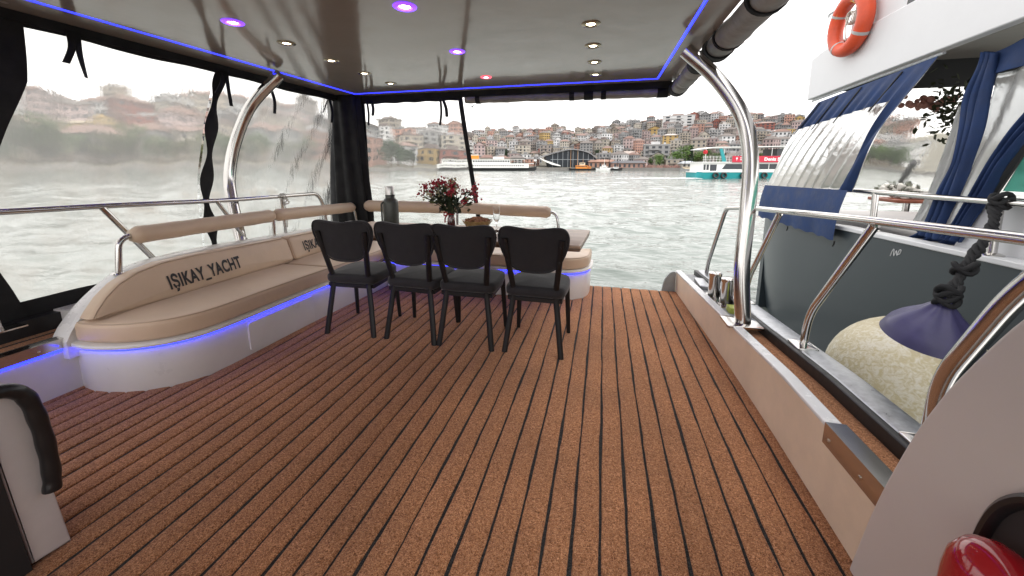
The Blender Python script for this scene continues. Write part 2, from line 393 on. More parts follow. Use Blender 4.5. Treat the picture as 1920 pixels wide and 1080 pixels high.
seat(resample([p for p in ssc if p.x > -1.12] + [Vector((-.1, 3.86)), Vector((-1.12, 3.86))]), 'seat_cushion', 'beige seat cushion with rounded right end on stern bench')
seat(resample([Vector(p) for p in ((-2.158, 3.395), (-1.127, 3.395), (-1.127, 3.86), (-2.158, 3.86))]), 'seat_cushion', 'beige seat cushion on stern bench behind the second chair')
LEAN = .32; TH = .115
def bfn(u, v, w): return (-2.665 - LEAN * (v - .41) - TH + w, u, v)
def back(y0, y1, ztop, name, label, arc):
    if arc:
        top = [(1.335, .425), (1.36, .455), (1.42, .515), (1.50, .571), (1.60, .612), (1.75, .637), (1.95, .642), (2.3, .632), (2.6, .622), (2.71, .618), (y1, .60)]
        bot = [(y1, .425), (y1 - .02, .412), (2.2, .411), (1.8, .411), (1.45, .411), (1.36, .413)]
    else:
        top = [(y0, .60), (y0 + .02, .617), (3.2, .612), (3.7, .608), (y1 - .02, .605), (y1, .59)]
        bot = [(y1, .425), (y1 - .02, .412), (3.3, .411), (y0 + .02, .412), (y0, .425)]
    P = resample([Vector(p) for p in top + bot], .035)
    o = MB().slab(P, 0, TH, .03, .012, fn=bfn, steps=5, rings=5).build(name, VINYLB, angle=60)
    c0 = sum(P, Vector((0, 0))) / len(P)
    MB().tube([Vector(bfn(*(p + (c0 - p).normalized() * .013), TH - .009)) for p in P], .0038, 6, closed=True).build('piping', PIPE, o, angle=80)
    tag(o, label, 'cushion', 'beige backrest cushions'); return o
bc1 = back(1.33, 2.735, .64, 'back_cushion', 'long beige backrest cushion with arched front end and full dark lettering', True)
bc2 = back(2.742, 3.87, .62, 'back_cushion', 'beige backrest cushion whose lettering is cut off by first chair', False)
from mathutils.bvhtree import BVHTree
def letter(cush, body, y0, z0, length, hgt, slope=0.):
    me = text_mesh(body, 1., off=.035, space=1.08)
    bm = bmesh.new(); bm.from_mesh(me); bmesh.ops.triangulate(bm, faces=bm.faces)
    bmesh.ops.subdivide_edges(bm, edges=bm.edges, cuts=2, use_grid_fill=True)
    xs = [v.co.x for v in bm.verts]; zs = [v.co.y for v in bm.verts]; w = max(xs) - min(xs); cap = .70
    cb = bmesh.new(); cb.from_mesh(cush.data); tree = BVHTree.FromBMesh(cb)
    for v in bm.verts:
        y = y0 + (v.co.x - min(xs)) / w * length; z = z0 + v.co.y / cap * hgt + slope * (y - y0)
        h = tree.ray_cast(Vector((-2.0, y, z)), Vector((-1, 0, 0)))
        x = h[0].x if h[0] else bfn(y, z, TH)[0]
        v.co = (x + .0035, y, z)
    bm.to_mesh(me); bm.free(); cb.free(); me.name = 'lettering'; me.materials.append(INK)
    o = bpy.data.objects.new('lettering', me); COL.objects.link(o); o.parent = cush
    tag(o, label='dark grey printed lettering reading IŞIKAY_YACHT')
letter(bc1, 'IŞIKAY_YACHT', 1.735, .468, .50, .082, .035)
letter(bc2, 'IŞIKAY_YACHT', 2.87, .475, .50, .078, .0)

# ---- bolster rails
def bolster(p, q, r, par):
    a, b = Vector(p), Vector(q); n = 26; pts = []; rs = []
    for i in range(n + 1):
        t = i / n; pts.append(a + (b - a) * t); e = min(t, 1 - t) * (b - a).length
        rs.append((r - .02 + math.sqrt(max(0, 1 - (1 - min(e / .03, 1)) ** 2)) * .02) * (1 + .02 * math.sin(i * 1.3)))
    ext = [a + (b - a).normalized() * .001]; 
    child(MB().tube(pts, rs, 22), 'bolster_pad', VINYLB, par, angle=70)
lr = empty('bolster_rail', (-2.87, 2.7, .6), label='steel backrest rail with two beige padded bolsters along left bench', cat='rail', group='bolster rails')
child(MB().tube(bend([(-2.875, 1.60, .6), (-2.87, 1.625, .818), (-2.86, 2.75, .808), (-2.855, 3.86, .768), (-2.86, 3.90, .6)], .07), .017, 12), 'tube', STEEL, lr)
child(MB().lathe([(.035, 0), (.03, .006), (.018, .008)], (-2.875, 1.60, cz(1.60) + .0), 16), 'base_flange', STEEL, lr)
for yy in (2.74,): child(MB().tube([(-2.875, yy, .62), (-2.862, yy, .81)], .014, 10), 'post', STEEL, lr)
bolster((-2.866, 1.685, .818), (-2.861, 2.735, .812), .056, lr); bolster((-2.861, 2.75, .812), (-2.856, 3.845, .77), .056, lr)
sr = empty('bolster_rail', (-1.6, 3.95, .5), label='steel backrest rail with two beige padded bolsters across the stern', cat='rail', group='bolster rails')
child(MB().tube(bend([(-2.80, 3.93, .28), (-2.79, 3.95, .778), (-1.6, 3.95, .783), (-.47, 3.95, .762), (-.44, 3.93, .62), (-.43, 3.915, -.05)], .07), .016, 12), 'tube', STEEL, sr)
child(MB().tube([(-1.59, 3.94, -.05), (-1.59, 3.95, .78)], .014, 10), 'post', STEEL, sr)
bolster((-2.755, 3.95, .778), (-1.605, 3.95, .783), .068, sr); bolster((-1.575, 3.95, .785), (-.53, 3.95, .763), .062, sr)

# ---- arches
def arch(px, label, base):
    pts = []
    for p in px:
        d = ray(*p); k = .15; t = (2.52 + k * (HC - .3)) / (d[1] - k * d[2]); pts.append(Vector((d[0] * t, d[1] * t, HC + d[2] * t)))
    e = empty('roof_arch', base, label=label, cat='arch', group='steel roof arches')
    pts = [Vector(base)] + pts[1:]; dl = (pts[-1] - pts[-2]).normalized(); pts.append(pts[-1] + dl * .03)
    pts[-1].z = min(pts[-1].z, 2.045)
    child(MB().tube(spline(pts, 8), .046, 22, flat=.92), 'tube', STEEL, e, angle=70)
    child(MB().slab(fillet([(base[0] - .11, base[1] - .085), (base[0] + .1, base[1] - .085), (base[0] + .1, base[1] + .085), (base[0] - .11, base[1] + .085)], .015), base[2] - .012, base[2] + .004, .003, steps=2), 'base_plate', STEEL, e)
    return e
arch([(1380, 590), (1391, 500), (1401, 400), (1407, 300), (1392, 220), (1346, 150), (1292, 100)], 'polished steel arch rising from the right bulwark cap', (.895, 2.52, bzy(2.52) + .004))
arch([(455, 445), (436, 380), (431, 330), (441, 270), (470, 200), (520, 145)], 'polished steel arch rising behind the left bench coaming', (-3.02, 2.56, .42))
tag(MB().box(-3.15, -2.9371, 1.42, 3.98, .2, .41).build('outer_side_deck', GEL), 'narrow white side deck outside the left bench coaming', 'deck')

# ---- roof
CEIL = mat('glossy_taupe_ceiling', (.40, .355, .32), .14, vary=(1.5, .06), bump=(2.2, .5, .012), coat=.3)
rf = empty('canopy_roof', (YC, 1.5, 2.05), label='glossy taupe roof with blue light line and spotlights over the deck', cat='roof')
child(MB().box(-2.765, .449, -1.6, 3.894, 2.052, 2.09), 'ceiling_panel', CEIL, rf)
BORD = mat('roof_border_taupe', (.36, .32, .295), .22, vary=(2, .08), bump=(3, .3, .01))
for a in ((-3.02, -2.779, -1.6, 4.0), (.463, .62, -1.6, 4.0)): child(MB().box(a[0], a[1], a[2], a[3], 2.046, 2.12), 'roof_border', BORD, rf)
child(MB().box(-2.779, .463, 3.908, 4.0, 2.046, 2.12), 'roof_border', BORD, rf)
child(MB().box(-3.03, .63, -1.62, 4.02, 2.121, 2.16), 'roof_top', GEL, rf)
child(MB().box(-2.777, -2.767, -1.6, 3.906, 2.05, 2.062), 'led_strip', LEDB, rf)
child(MB().box(.451, .461, -1.6, 3.906, 2.05, 2.062), 'led_strip', LEDB, rf)
child(MB().box(-2.766, .45, 3.896, 3.906, 2.05, 2.062), 'led_strip', LEDB, rf)
LENSW = mat('warm_lamp_lens', (1, 1, 1), .3, emit=(1, .86, .62), es=10)
LENSP = mat('violet_lamp_lens', (1, 1, 1), .3, emit=(1, .9, 1), es=9)
HOUS = mat('lamp_housing_bronze', (.35, .29, .2), .25, 1.)
HOUSP = mat('violet_lamp_ring', (.25, .1, .5), .3, emit=(.13, .03, 1), es=1.3)
HOUSR = mat('red_lamp_ring', (.5, .1, .1), .3, emit=(1, .06, .1), es=1.1)
def downlight(x, y, m, lens, r=.056):
    ring = child(MB().lathe([(r * .50, .012), (r * .50, .0), (r * .62, -.008), (r * .92, -.006), (r, -.003), (r, .012)], (x, y, 2.052), 22), 'spotlight', m, rf)
    o = MB().lathe([(.001, -.004), (r * .30, -.003), (r * .49, .002), (r * .49, .01)], (x, y, 2.0505), 18).build('lens', lens)
    o.parent = ring
for y in (1.45, 1.859, 2.234, 2.661, 3.078, 3.501): downlight(-2.075, y, HOUSP if y in (1.859,) else HOUS, LENSW)
for y in (1.95, 2.36, 2.765, 3.185, 3.596): downlight(-.103, y, HOUSP if y == 1.95 else HOUS, LENSW)
downlight(-1.02, 1.895, HOUSP, LENSP, .06); downlight(-1.045, 2.673, HOUSP, LENSP, .055); downlight(-1.08, 3.468, HOUSR, LENSP, .05)

# ---- rolled-up canvas along the roof edge
def roll(p, q, r, label, straps, sag=.01):
    a, b = Vector(p), Vector(q); e = empty('rolled_curtain', tuple((a + b) / 2), label=label, cat='curtain', group='rolled-up side curtains'); n = 40
    pts = [a + (b - a) * (i / n) + Vector((0, 0, -sag * math.sin(math.pi * ((i / n * 3) % 1)))) for i in range(n + 1)]
    rs = [r * (1 + .05 * math.sin(i * .9) + .04 * math.sin(i * 2.3)) for i in range(n + 1)]
    child(MB().tube(pts, rs, 20, flat=.85), 'roll', CANVG, e, angle=60)
    d = (b - a).normalized()
    for s, w in straps:
        c = a + (b - a) * s
        child(MB().tube([c - d * w / 2, c + d * w / 2], r * 1.14, 20, flat=.9), 'strap', CANVB, e)
    return e
roll((.70, -1.2, 2.04), (.70, 2.93, 2.015), .082, 'grey rolled curtain strapped under the right roof edge', [(.80, .03), (.93, .03), (.985, .09)])
roll((.645, 3.05, 1.985), (.645, 3.98, 1.965), .07, 'short grey rolled curtain behind the top of the right arch', [(.06, .09), (.93, .12)])
roll((-1.50, 4.06, 1.968), (.60, 4.06, 1.955), .05, 'long grey rolled curtain strapped under the stern roof edge', [(.07, .05), (.55, .05), (.63, .09), (.70, .05), (.965, .10)], .004)
tag(MB().box(-3.0, .6, 4.005, 4.03, 1.985, 2.1).build('stern_valance', CANVB), 'black canvas valance strip under the stern roof edge', 'valance')
# ================================================================== clear curtains
def vinyl_mat(name, haze, rust=False, tint=(.95, .95, .93), rough=.05, bs=.5, sc=(7, 7, 3), ior=1.10):
    m = bpy.data.materials.new(name); m.use_nodes = True; t = m.node_tree; t.nodes.clear(); l = t.links.new
    o = nn(t, 'ShaderNodeOutputMaterial'); tcn = nn(t, 'ShaderNodeTexCoord'); mpn = nn(t, 'ShaderNodeMapping')
    mpn.inputs['Scale'].default_value = sc; mpn.inputs['Rotation'].default_value = (.75, .0, 0)
    l(tcn.outputs['Object'], mpn.inputs[0])
    n1 = nn(t, 'ShaderNodeTexNoise'); n1.inputs['Scale'].default_value = 1.6; n1.inputs['Detail'].default_value = 5; n1.inputs['Roughness'].default_value = .62; n1.inputs['Distortion'].default_value = .8
    l(mpn.outputs[0], n1.inputs['Vector'])
    bp = nn(t, 'ShaderNodeBump'); bp.inputs['Strength'].default_value = bs; bp.inputs['Distance'].default_value = .05; l(n1.outputs[0], bp.inputs['Height'])
    rfr = nn(t, 'ShaderNodeBsdfRefraction'); rfr.inputs['IOR'].default_value = ior; rfr.inputs['Roughness'].default_value = rough; rfr.inputs['Color'].default_value = (*tint, 1)
    l(bp.outputs[0], rfr.inputs['Normal'])
    tl = nn(t, 'ShaderNodeBsdfTranslucent'); tl.inputs['Color'].default_value = (.86, .85, .82, 1)
    df = nn(t, 'ShaderNodeBsdfDiffuse'); df.inputs['Color'].default_value = (.75, .74, .71, 1)
    if rust:
        n4 = nn(t, 'ShaderNodeTexNoise'); n4.inputs['Scale'].default_value = 5; n4.inputs['Detail'].default_value = 6
        sp = nn(t, 'ShaderNodeSeparateXYZ'); l(tcn.outputs['Object'], n4.inputs['Vector']); l(tcn.outputs['Object'], sp.inputs[0])
        w = nn(t, 'ShaderNodeMath', operation='SUBTRACT'); l(sp.outputs['Z'], w.inputs[0]); w.inputs[1].default_value = .985
        ab = nn(t, 'ShaderNodeMath', operation='ABSOLUTE'); l(w.outputs[0], ab.inputs[0])
        mr = nn(t, 'ShaderNodeMapRange'); mr.inputs[1].default_value = .07; mr.inputs[2].default_value = .0; mr.inputs[3].default_value = -.25; mr.inputs[4].default_value = .35; l(ab.outputs[0], mr.inputs[0])
        ad = nn(t, 'ShaderNodeMath', operation='ADD', use_clamp=True); l(mr.outputs[0], ad.inputs[0])
        n4r = nn(t, 'ShaderNodeMapRange'); n4r.inputs[1].default_value = .45; n4r.inputs[2].default_value = .75; n4r.inputs[3].default_value = 0; n4r.inputs[4].default_value = .6; l(n4.outputs[0], n4r.inputs[0])
        ml = nn(t, 'ShaderNodeMath', operation='MULTIPLY', use_clamp=True); l(ad.outputs[0], ml.inputs[0]); ml.inputs[1].default_value = 2.2
        ml2 = nn(t, 'ShaderNodeMath', operation='MULTIPLY', use_clamp=True); l(ml.outputs[0], ml2.inputs[0]); l(n4r.outputs[0], ml2.inputs[1])
        cm = nn(t, 'ShaderNodeMix', data_type='RGBA'); cm.inputs[6].default_value = (.86, .85, .82, 1); cm.inputs[7].default_value = (.42, .24, .1, 1); l(ml2.outputs[0], cm.inputs[0])
        l(cm.outputs[2], tl.inputs['Color'])
    hz = nn(t, 'ShaderNodeMixShader'); hz.inputs[0].default_value = .35; l(tl.outputs[0], hz.inputs[1]); l(df.outputs[0], hz.inputs[2])
    n2 = nn(t, 'ShaderNodeTexNoise'); n2.inputs['Scale'].default_value = 1.1; n2.inputs['Detail'].default_value = 5; l(tcn.outputs['Object'], n2.inputs['Vector'])
    mr = nn(t, 'ShaderNodeMapRange'); mr.inputs[1].default_value = .35; mr.inputs[2].default_value = .7; mr.inputs[3].default_value = haze * .8; mr.inputs[4].default_value = haze * 1.25; l(n2.outputs[0], mr.inputs[0])
    mx = nn(t, 'ShaderNodeMixShader'); l(rfr.outputs[0], mx.inputs[1]); l(hz.outputs[0], mx.inputs[2])
    if rust:
        adh = nn(t, 'ShaderNodeMath', operation='MULTIPLY_ADD', use_clamp=True); l(ml2.outputs[0], adh.inputs[0]); adh.inputs[1].default_value = .6; l(mr.outputs[0], adh.inputs[2]); l(adh.outputs[0], mx.inputs[0])
    else: l(mr.outputs[0], mx.inputs[0])
    gl = nn(t, 'ShaderNodeBsdfGlossy'); gl.inputs['Roughness'].default_value = .07; l(bp.outputs[0], gl.inputs['Normal'])
    lw = nn(t, 'ShaderNodeLayerWeight'); lw.inputs[0].default_value = .18; l(bp.outputs[0], lw.inputs['Normal'])
    mg = nn(t, 'ShaderNodeMixShader'); l(lw.outputs['Fresnel'], mg.inputs[0]); l(mx.outputs[0], mg.inputs[1]); l(gl.outputs[0], mg.inputs[2])
    l(mg.outputs[0], o.inputs['Surface'])
    return m
VINL = vinyl_mat('clear_vinyl_left', .36, True, ior=1.05, bs=.11, rough=.015, sc=(13, 13, 4.5))
VINS = vinyl_mat('clear_vinyl_stern', .24, ior=1.06, bs=.06, rough=.015, sc=(13, 13, 4.5))
def vx(z): return interp(z, [.40, 1.2, 2.0], [-3.185, -3.16, -3.035])      # the side curtain's lean
def ribbon(pts, w, dirv, th=.004, tw=0.):
    """hanging strap: a flat band along pts, w wide along dirv"""
    P = spline(pts, 5); d = Vector(dirv).normalized(); mb = MB(); rings = []
    nrm = Vector((0, 0, 1)).cross(d)
    for i, p in enumerate(P):
        a = tw * i / len(P); dd = d * math.cos(a) + nrm * math.sin(a); n2 = nrm * math.cos(a) - d * math.sin(a)
        rings.append([p - dd * w / 2 - n2 * th, p + dd * w / 2 - n2 * th, p + dd * w / 2 + n2 * th, p - dd * w / 2 + n2 * th])
    return mb.loft(rings)
def side_curtain(y0f, y1f, z0, z1, label, straps, seed):
    e = empty('clear_curtain', (-3.1, (y0f(1.) + y1f(1.)) / 2, .4), label=label, cat='curtain', group='clear vinyl side curtains')
    rs = np.random.default_rng(seed); ph = rs.uniform(0, 6.28, 6)
    def surf(u, v):
        z = z0 + (z1 - z0) * v; a, b = y0f(z), y1f(z); y = a + (b - a) * u
        x = vx(z) + .008 * math.sin(y * 7 + z * 3 + ph[0]) * math.sin(z * 4 + ph[1]) + .004 * math.sin(y * 19 - z * 11 + ph[2])
        return (x, y, z)
    child(MB().grid(46, 34, surf), 'clear_pane', VINL, e, angle=180)
    def band(y_a, y_b, za, zb, n=30):
        g = MB()
        def f(u, v):
            z = za(u) + (zb(u) - za(u)) * v; y = y_a(z) + (y_b(z) - y_a(z)) * u
            return (vx(z) + .012 + .004 * math.sin(y * 23) * math.sin(z * 17), y, z)
        g.grid(n, n, f); o = child(g, 'canvas_border', CANVB, e, angle=180)
        md = o.modifiers.new('thick', 'SOLIDIFY'); md.thickness = .006; return o
    band(y0f, y1f, lambda u: z1 - .015 + .006 * math.sin(u * 9), lambda u: 2.05)
    band(y0f, y1f, lambda u: .36, lambda u: z0 + .02 + .006 * math.sin(u * 7))
    for (px, p_top, p_bot, w, tw) in straps:
        a = U(*p_top, x=-3.0); b = U(*p_bot, x=-2.985); m_ = (a + b) / 2 + Vector((.01, .012 * px, 0))
        child(ribbon([a, m_, b], w, (0, 1, 0), .003, tw), 'strap', CANVB, e)
    return e
yA = lambda z: interp(z, [.4, .5, .8, 1.1, 1.4, 1.7, 1.99], [1.31, 1.28, 1.24, 1.25, 1.36, 1.45, 1.47])
sA = side_curtain(yA, lambda z: interp(z, [.4, 1.0, 1.6, 2.0], [2.34, 2.34, 2.42, 2.52]), .47, 1.99, 'large crinkled clear curtain at left with rust streak behind the rail',
                  [(1, (130, 58), (124, 118), .034, .2), (-1, (143, 62), (162, 146), .034, .9), (1, (417, 132), (406, 175), .03, .1), (-1, (424, 134), (434, 199), .03, .2)], 3)
child(MB().grid(3, 40, lambda u, v: (vx(.3 + v * 1.75) + .02 + .008 * math.sin(v * 22 + u * 5), yA(.3 + v * 1.75) - .35 + u * .36 + .012 * math.sin(v * 17), .3 + v * 1.75)), 'canvas_edge', CANVB, sA, angle=180)
sB = side_curtain(lambda z: interp(z, [.4, 1.0, 1.6, 2.0], [2.36, 2.36, 2.44, 2.54]), lambda z: 3.87, .47, 1.99, 'smaller crinkled clear curtain between left arch and corner',
                  [(1, (507, 163), (515, 213), .034, .2), (-1, (614, 188), (606, 211), .012, .2), (1, (618, 188), (622, 230), .036, .1)], 5)
tag(MB().box(-3.06, -3.0, .9, 3.95, 1.992, 2.0445).build('side_valance', CANVB), 'black canvas valance strip under the left roof edge', 'valance')
# twisted black zip flap between the two side curtains
zf = spline([(-3.02, 2.56, 2.02), (-3.06, 2.48, 1.7), (-3.07, 2.41, 1.35), (-3.09, 2.35, 1.0), (-3.1, 2.37, .7), (-3.1, 2.38, .42)], 10)
tag(MB().loft([[p + Vector((.0, -w, .0)), p + Vector((.012, -w * .3, 0)), p + Vector((.014, w * .4, 0)), p + Vector((.0, w, 0)), p + Vector((-.01, 0, 0))] for p, w in [(q, .038 + .017 * math.sin(i * .55)) for i, q in enumerate(zf)]]).build('zip_flap', CANVB, angle=70),
    'twisted black canvas zip flap hanging just left of the left arch', 'flap')
# gathered black curtain in the corner
def gathered(u, v):
    z = .36 + 1.70 * v; ang = u * 2 * math.pi
    w = interp(v, [0, .2, .55, 1], [.25, .25, .215, .19]); d = .11
    pl = 1 + .16 * math.sin(ang * 9 + v * 2) * interp(v, [0, .3, 1], [1, 1, .6])
    return (-2.965 - .02 * (1 - v) + w * math.cos(ang) * pl, 3.99 + d * math.sin(ang) * pl, z)
tag(MB().grid(90, 24, gathered).build('gathered_curtain', CANVB, angle=180), 'gathered black curtain column in the left stern corner', 'curtain')
# stern clear curtain
ce = empty('clear_curtain', (-2.1, 4.0, .3), label='clear curtain at the stern behind thermos and flowers', cat='curtain', group='clear vinyl side curtains')
def cx1(z): return interp(z, [.2, .87, 1.97], [-1.30, -1.40, -1.56])
child(MB().grid(30, 40, lambda u, v: (-2.80 + (cx1(.2 + 1.8 * v) + 2.80) * u, 4.035 + .006 * math.sin(u * 11 + v * 8) * math.sin(v * 5) + .003 * math.sin(u * 29 - v * 17), .2 + 1.8 * v)), 'clear_pane', VINS, ce, angle=180)
child(ribbon([(cx1(z) + .008, 4.022, z) for z in (.2, .6, 1.0, 1.4, 1.8, 2.0)], .05, (1, 0, 0), .004), 'canvas_border', CANVB, ce)
child(MB().grid(30, 3, lambda u, v: (-2.8 + 1.25 * u, 4.018, 1.955 + .004 * math.sin(u * 30) + v * .09)), 'canvas_border', CANVB, ce, angle=180)
child(ribbon([(-2.755, 4.02, z) for z in (.3, 1, 1.5, 2.0)], .04, (1, 0, 0), .004), 'canvas_border', CANVB, ce)
for a, b, w, tw in (((688, 190), (691, 235), .022, .8), ((697, 190), (699, 217), .034, 0.), ((826, 187), (825, 235), .024, .5), ((831, 187), (838, 219), .034, .1)):
    A_ = U(*a, y=4.0); B_ = U(*b, y=4.0); child(ribbon([A_, (A_ + B_) / 2 + Vector((.012, 0, 0)), B_], w, (1, 0, 0), .003, tw), 'strap', CANVB, ce)

# ================================================================== steel railings
lrl = empty('side_rail', (-3.0, 2.3, .4), label='thin steel safety rail running along the left clear curtains', cat='rail')
def lz(y): return interp(y, [1.0, 1.7, 2.55, 3.5], [1.018, 1.0, .965, .95])
child(MB().tube(bend([(-3.06, -.5, 1.05), (-3.06, 1.0, 1.02), (-3.06, 1.7, 1.0), (-3.05, 2.55, .965), (-3.03, 3.50, .952), (-3.02, 3.56, .80), (-3.02, 3.60, .40)], .08), .018, 12), 'top_tube', STEEL, lrl)
child(MB().tube([(-3.06, 1.68, .99), (-3.055, 2.02, .41)], .0175, 12), 'brace', STEEL, lrl)
child(MB().tube([(-3.05, 2.40, .965), (-3.04, 2.72, .41)], .015, 12), 'brace', STEEL, lrl)
child(MB().tube([(-3.04, 3.02, .96), (-3.04, 3.04, .41)], .015, 12), 'post', STEEL, lrl)
rp_ = MB(); c = Vector((-3.02, 3.0, .958))
rp_.tube([c + Vector((.026 * math.cos(a), .004 * a, .026 * math.sin(a))) for a in np.linspace(0, 12.5, 40)], .006, 6)
rp_.tube(spline([c + Vector((.028, .02, 0)), c + Vector((.03, .0, -.05)), c + Vector((.03, .015, -.15)), c + Vector((.03, .01, -.30))], 6), .005, 6)
rp_.tube(spline([c + Vector((.03, .02, -.02)), c + Vector((.05, .04, -.06)), c + Vector((.05, -.02, -.07)), c + Vector((.03, .05, -.03))], 6), .006, 6)
tag(rp_.build('tie_cord', mat('white_cord', (.6, .58, .52), .8)), 'short white cord knotted on the left rail right of the arch', 'cord')
rrl = empty('side_rail', (1.05, 2.3, .3), label='steel safety rail on the right gunwale with three slanted posts', cat='rail')
def top(x, y, z): return (x, y, z)
RX = lambda y: bxy(y) + .245
path = [(1.0, 3.82, .235), (1.0, 3.80, .34), (1.0, 3.42, .905), (1.035, 2.99, .955), (1.05, 1.763, 1.036), (1.05, 1.22, 1.066), (1.05, -.6, 1.12)]
child(MB().tube(bend(path, .07), .0165, 14), 'top_tube', STEEL, rrl)
for k, pts in enumerate(([(1.04, 2.555, .965), (1.045, 2.93, .45), (1.05, 2.955, .275)], [(1.05, 1.757, 1.02), (1.058, 2.135, .50), (1.064, 2.165, .315)], [(1.05, 1.10, 1.075), (1.05, 1.205, .93), (1.05, 1.352, .60), (1.062, 1.365, .345)])):
    child(MB().tube(bend(pts, .09), .0175 if k < 2 else .027, 14), 'post', STEEL, rrl)
    b_ = pts[-1]; zb = bzy(b_[1]) + .018
    child(MB().slab(fillet([(b_[0] - .05, b_[1] - .06), (b_[0] + .05, b_[1] - .06), (b_[0] + .05, b_[1] + .06), (b_[0] - .05, b_[1] + .06)], .012), zb - .004, zb + .008, .003, steps=2), 'post_plate', STEEL, rrl)
bo = empty('mooring_bollard', (.925, 3.07, .215), label='pair of short steel mooring posts on the right stern quarter', cat='bollard')
for k, (x, y) in enumerate(((.893, 3.16), (.934, 2.985))):
    z0 = bzy(y) - .032
    child(MB().lathe([(.055, 0), (.055, .006), (.043, .01), (.043, .17), (.047, .175), (.048, .198), (.034, .207), (.001, .209)], (x, y, z0 + .008), 20), 'post', STEEL, bo)
child(MB().slab(fillet([(.86, 2.9), (.985, 2.9), (.96, 3.24), (.85, 3.24)], .02), bzy(3.07) - .031, bzy(3.07) - .018, .003, steps=2), 'base_plate', STEEL, bo)
tag(MB().slab(fillet([(.845, 3.38), (.93, 3.36), (.93, 3.62), (.85, 3.64)], .02), bzy(3.5) - .031, bzy(3.5) + .01, .008, steps=3).build('fairlead', STEELB), 'flat steel fairlead on the right stern quarter', 'fairlead')
tag(MB().box(.90, .955, 2.78, 2.86, bzy(2.82) - .03, bzy(2.82) + .012).build('lime_block', mat('lime_plastic', (.45, .5, .1), .5)), 'small lime green block beside the mooring posts', 'block')

# ================================================================== foreground
rp2 = [(1.215, -.05), (1.20, .05), (1.155, .294), (1.091, .536), (1.045, .67), (.994, .789), (.898, .967), (.80, 1.08), (.66, 1.18), (.3, 1.32), (-.6, 1.45), (-.6, -.05)]
pts_ = [p.to_2d() for p in spline([(a, b, 0) for a, b in rp2[:10]], 5)] + [Vector((-.6, 1.45)), Vector((-.6, -.05))]
cw = empty('cabin_wing', (.83, .4, 0), label='smooth grey-beige curved cabin side panel in right foreground', cat='panel')
child(MB().slab(resample(pts_, .05), 0, .10, .012, fn=lambda u, v, w: (.90 - w, u, v), steps=4), 'shell', mat('panel_greige', (.60, .54, .495), .42, vary=(2, .05), bump=(2, .05, .01)), cw, angle=50)
# round-topped niche rim
nr = [(.872, .28), (.871, .40), (.866, .50), (.845, .585), (.80, .645), (.74, .665), (.68, .645), (.635, .585), (.615, .50), (.61, .40), (.61, .28)]
rim = [(u, v) for u, v in nr]
child(MB().tube(spline([(.797, u, v) for u, v in nr], 5), .018, 10, flat=.8), 'niche_rim', BLKP, cw)
child(MB().prism([(u, v) for u, v in nr], lambda u, v, w: (w, u, v), .792, .798), 'niche_back', mat('niche_dark', (.02, .02, .022), .5), cw)
cn = empty('red_canister', (.735, .76, .3), label='glossy red canister with rounded top at bottom right corner', cat='canister')
REDG = mat('glossy_red_paint', (.34, .012, .016), .12, coat=.6, bump=(3, .05, .004))
child(MB().lathe([(.05, -.25), (.062, -.24), (.064, .16), (.060, .195), (.046, .225), (.024, .24), (.001, .243)], (.73, .765, .32), 28), 'body', REDG, cn)
child(MB().box(.66, .80, .757, .773, .10, .13), 'bracket', BLKP, cn)
# cabinet with a grip handle at the left
cb = empty('side_cabinet', (-1.75, .5, 0), label='white edged black cabinet in the left foreground corner', cat='cabinet')
child(MB().slab(fillet([(.604, .012), (.694, .0), (.676, .30), (.672, .50), (.655, .565), (.60, .60), (.58, .60), (.588, .33)], [.003, .004, .0, .02, .05, .03, .003, .003]), 0, .35, .006, fn=lambda u, v, w: (-2.05 + w, u, v), steps=3), 'side_panel', GELB if False else mat('panel_white', (.62, .57, .55), .4, vary=(6, .06)), cb)
child(MB().prism([(-.3, .0), (.598, .0), (.586, .33), (.578, .62), (-.3, .62)], lambda u, v, w: (w, u, v), -2.04, -1.688), 'front', mat('cabinet_black', (.02, .021, .023), .4), cb)
hp = [(.560, .597), (.60, .604), (.638, .592), (.664, .555), (.676, .48), (.681, .38), (.679, .28), (.672, .222)]
hs_ = spline([(-1.685, u, v) for u, v in hp], 7)
child(MB().tube(hs_, [.021 + .001 * math.sin(i * .95) * (1 if i > 18 else 0) for i in range(len(hs_))], 14, flat=1.), 'grip_handle', BLKP, cb)
# ================================================================== table
WOOD = None
def wood_mat(name, c0, c1, scale=(2, 26, 26), rough=.4):
    m = bpy.data.materials.new(name); m.use_nodes = True; t = m.node_tree; b = t.nodes['Principled BSDF']; l = t.links.new
    tcn = nn(t, 'ShaderNodeTexCoord'); mpn = nn(t, 'ShaderNodeMapping'); mpn.inputs['Scale'].default_value = scale; l(tcn.outputs['Object'], mpn.inputs[0])
    n1 = nn(t, 'ShaderNodeTexNoise'); n1.inputs['Scale'].default_value = 1.2; n1.inputs['Detail'].default_value = 7; n1.inputs['Distortion'].default_value = .4; l(mpn.outputs[0], n1.inputs['Vector'])
    cr = nn(t, 'ShaderNodeValToRGB'); cr.color_ramp.elements[0].position = .3; cr.color_ramp.elements[0].color = (*c0, 1); cr.color_ramp.elements[1].position = .7; cr.color_ramp.elements[1].color = (*c1, 1)
    l(n1.outputs[0], cr.inputs[0]); l(cr.outputs[0], b.inputs['Base Color']); b.inputs['Roughness'].default_value = rough
    bp = nn(t, 'ShaderNodeBump'); bp.inputs['Strength'].default_value = .15; bp.inputs['Distance'].default_value = .003; l(n1.outputs[0], bp.inputs['Height']); l(bp.outputs[0], b.inputs['Normal'])
    return m
WOOD = wood_mat('pale_wood', (.36, .24, .16), (.58, .44, .33))
WOODE = wood_mat('wood_edge_brown', (.12, .07, .04), (.22, .13, .08))
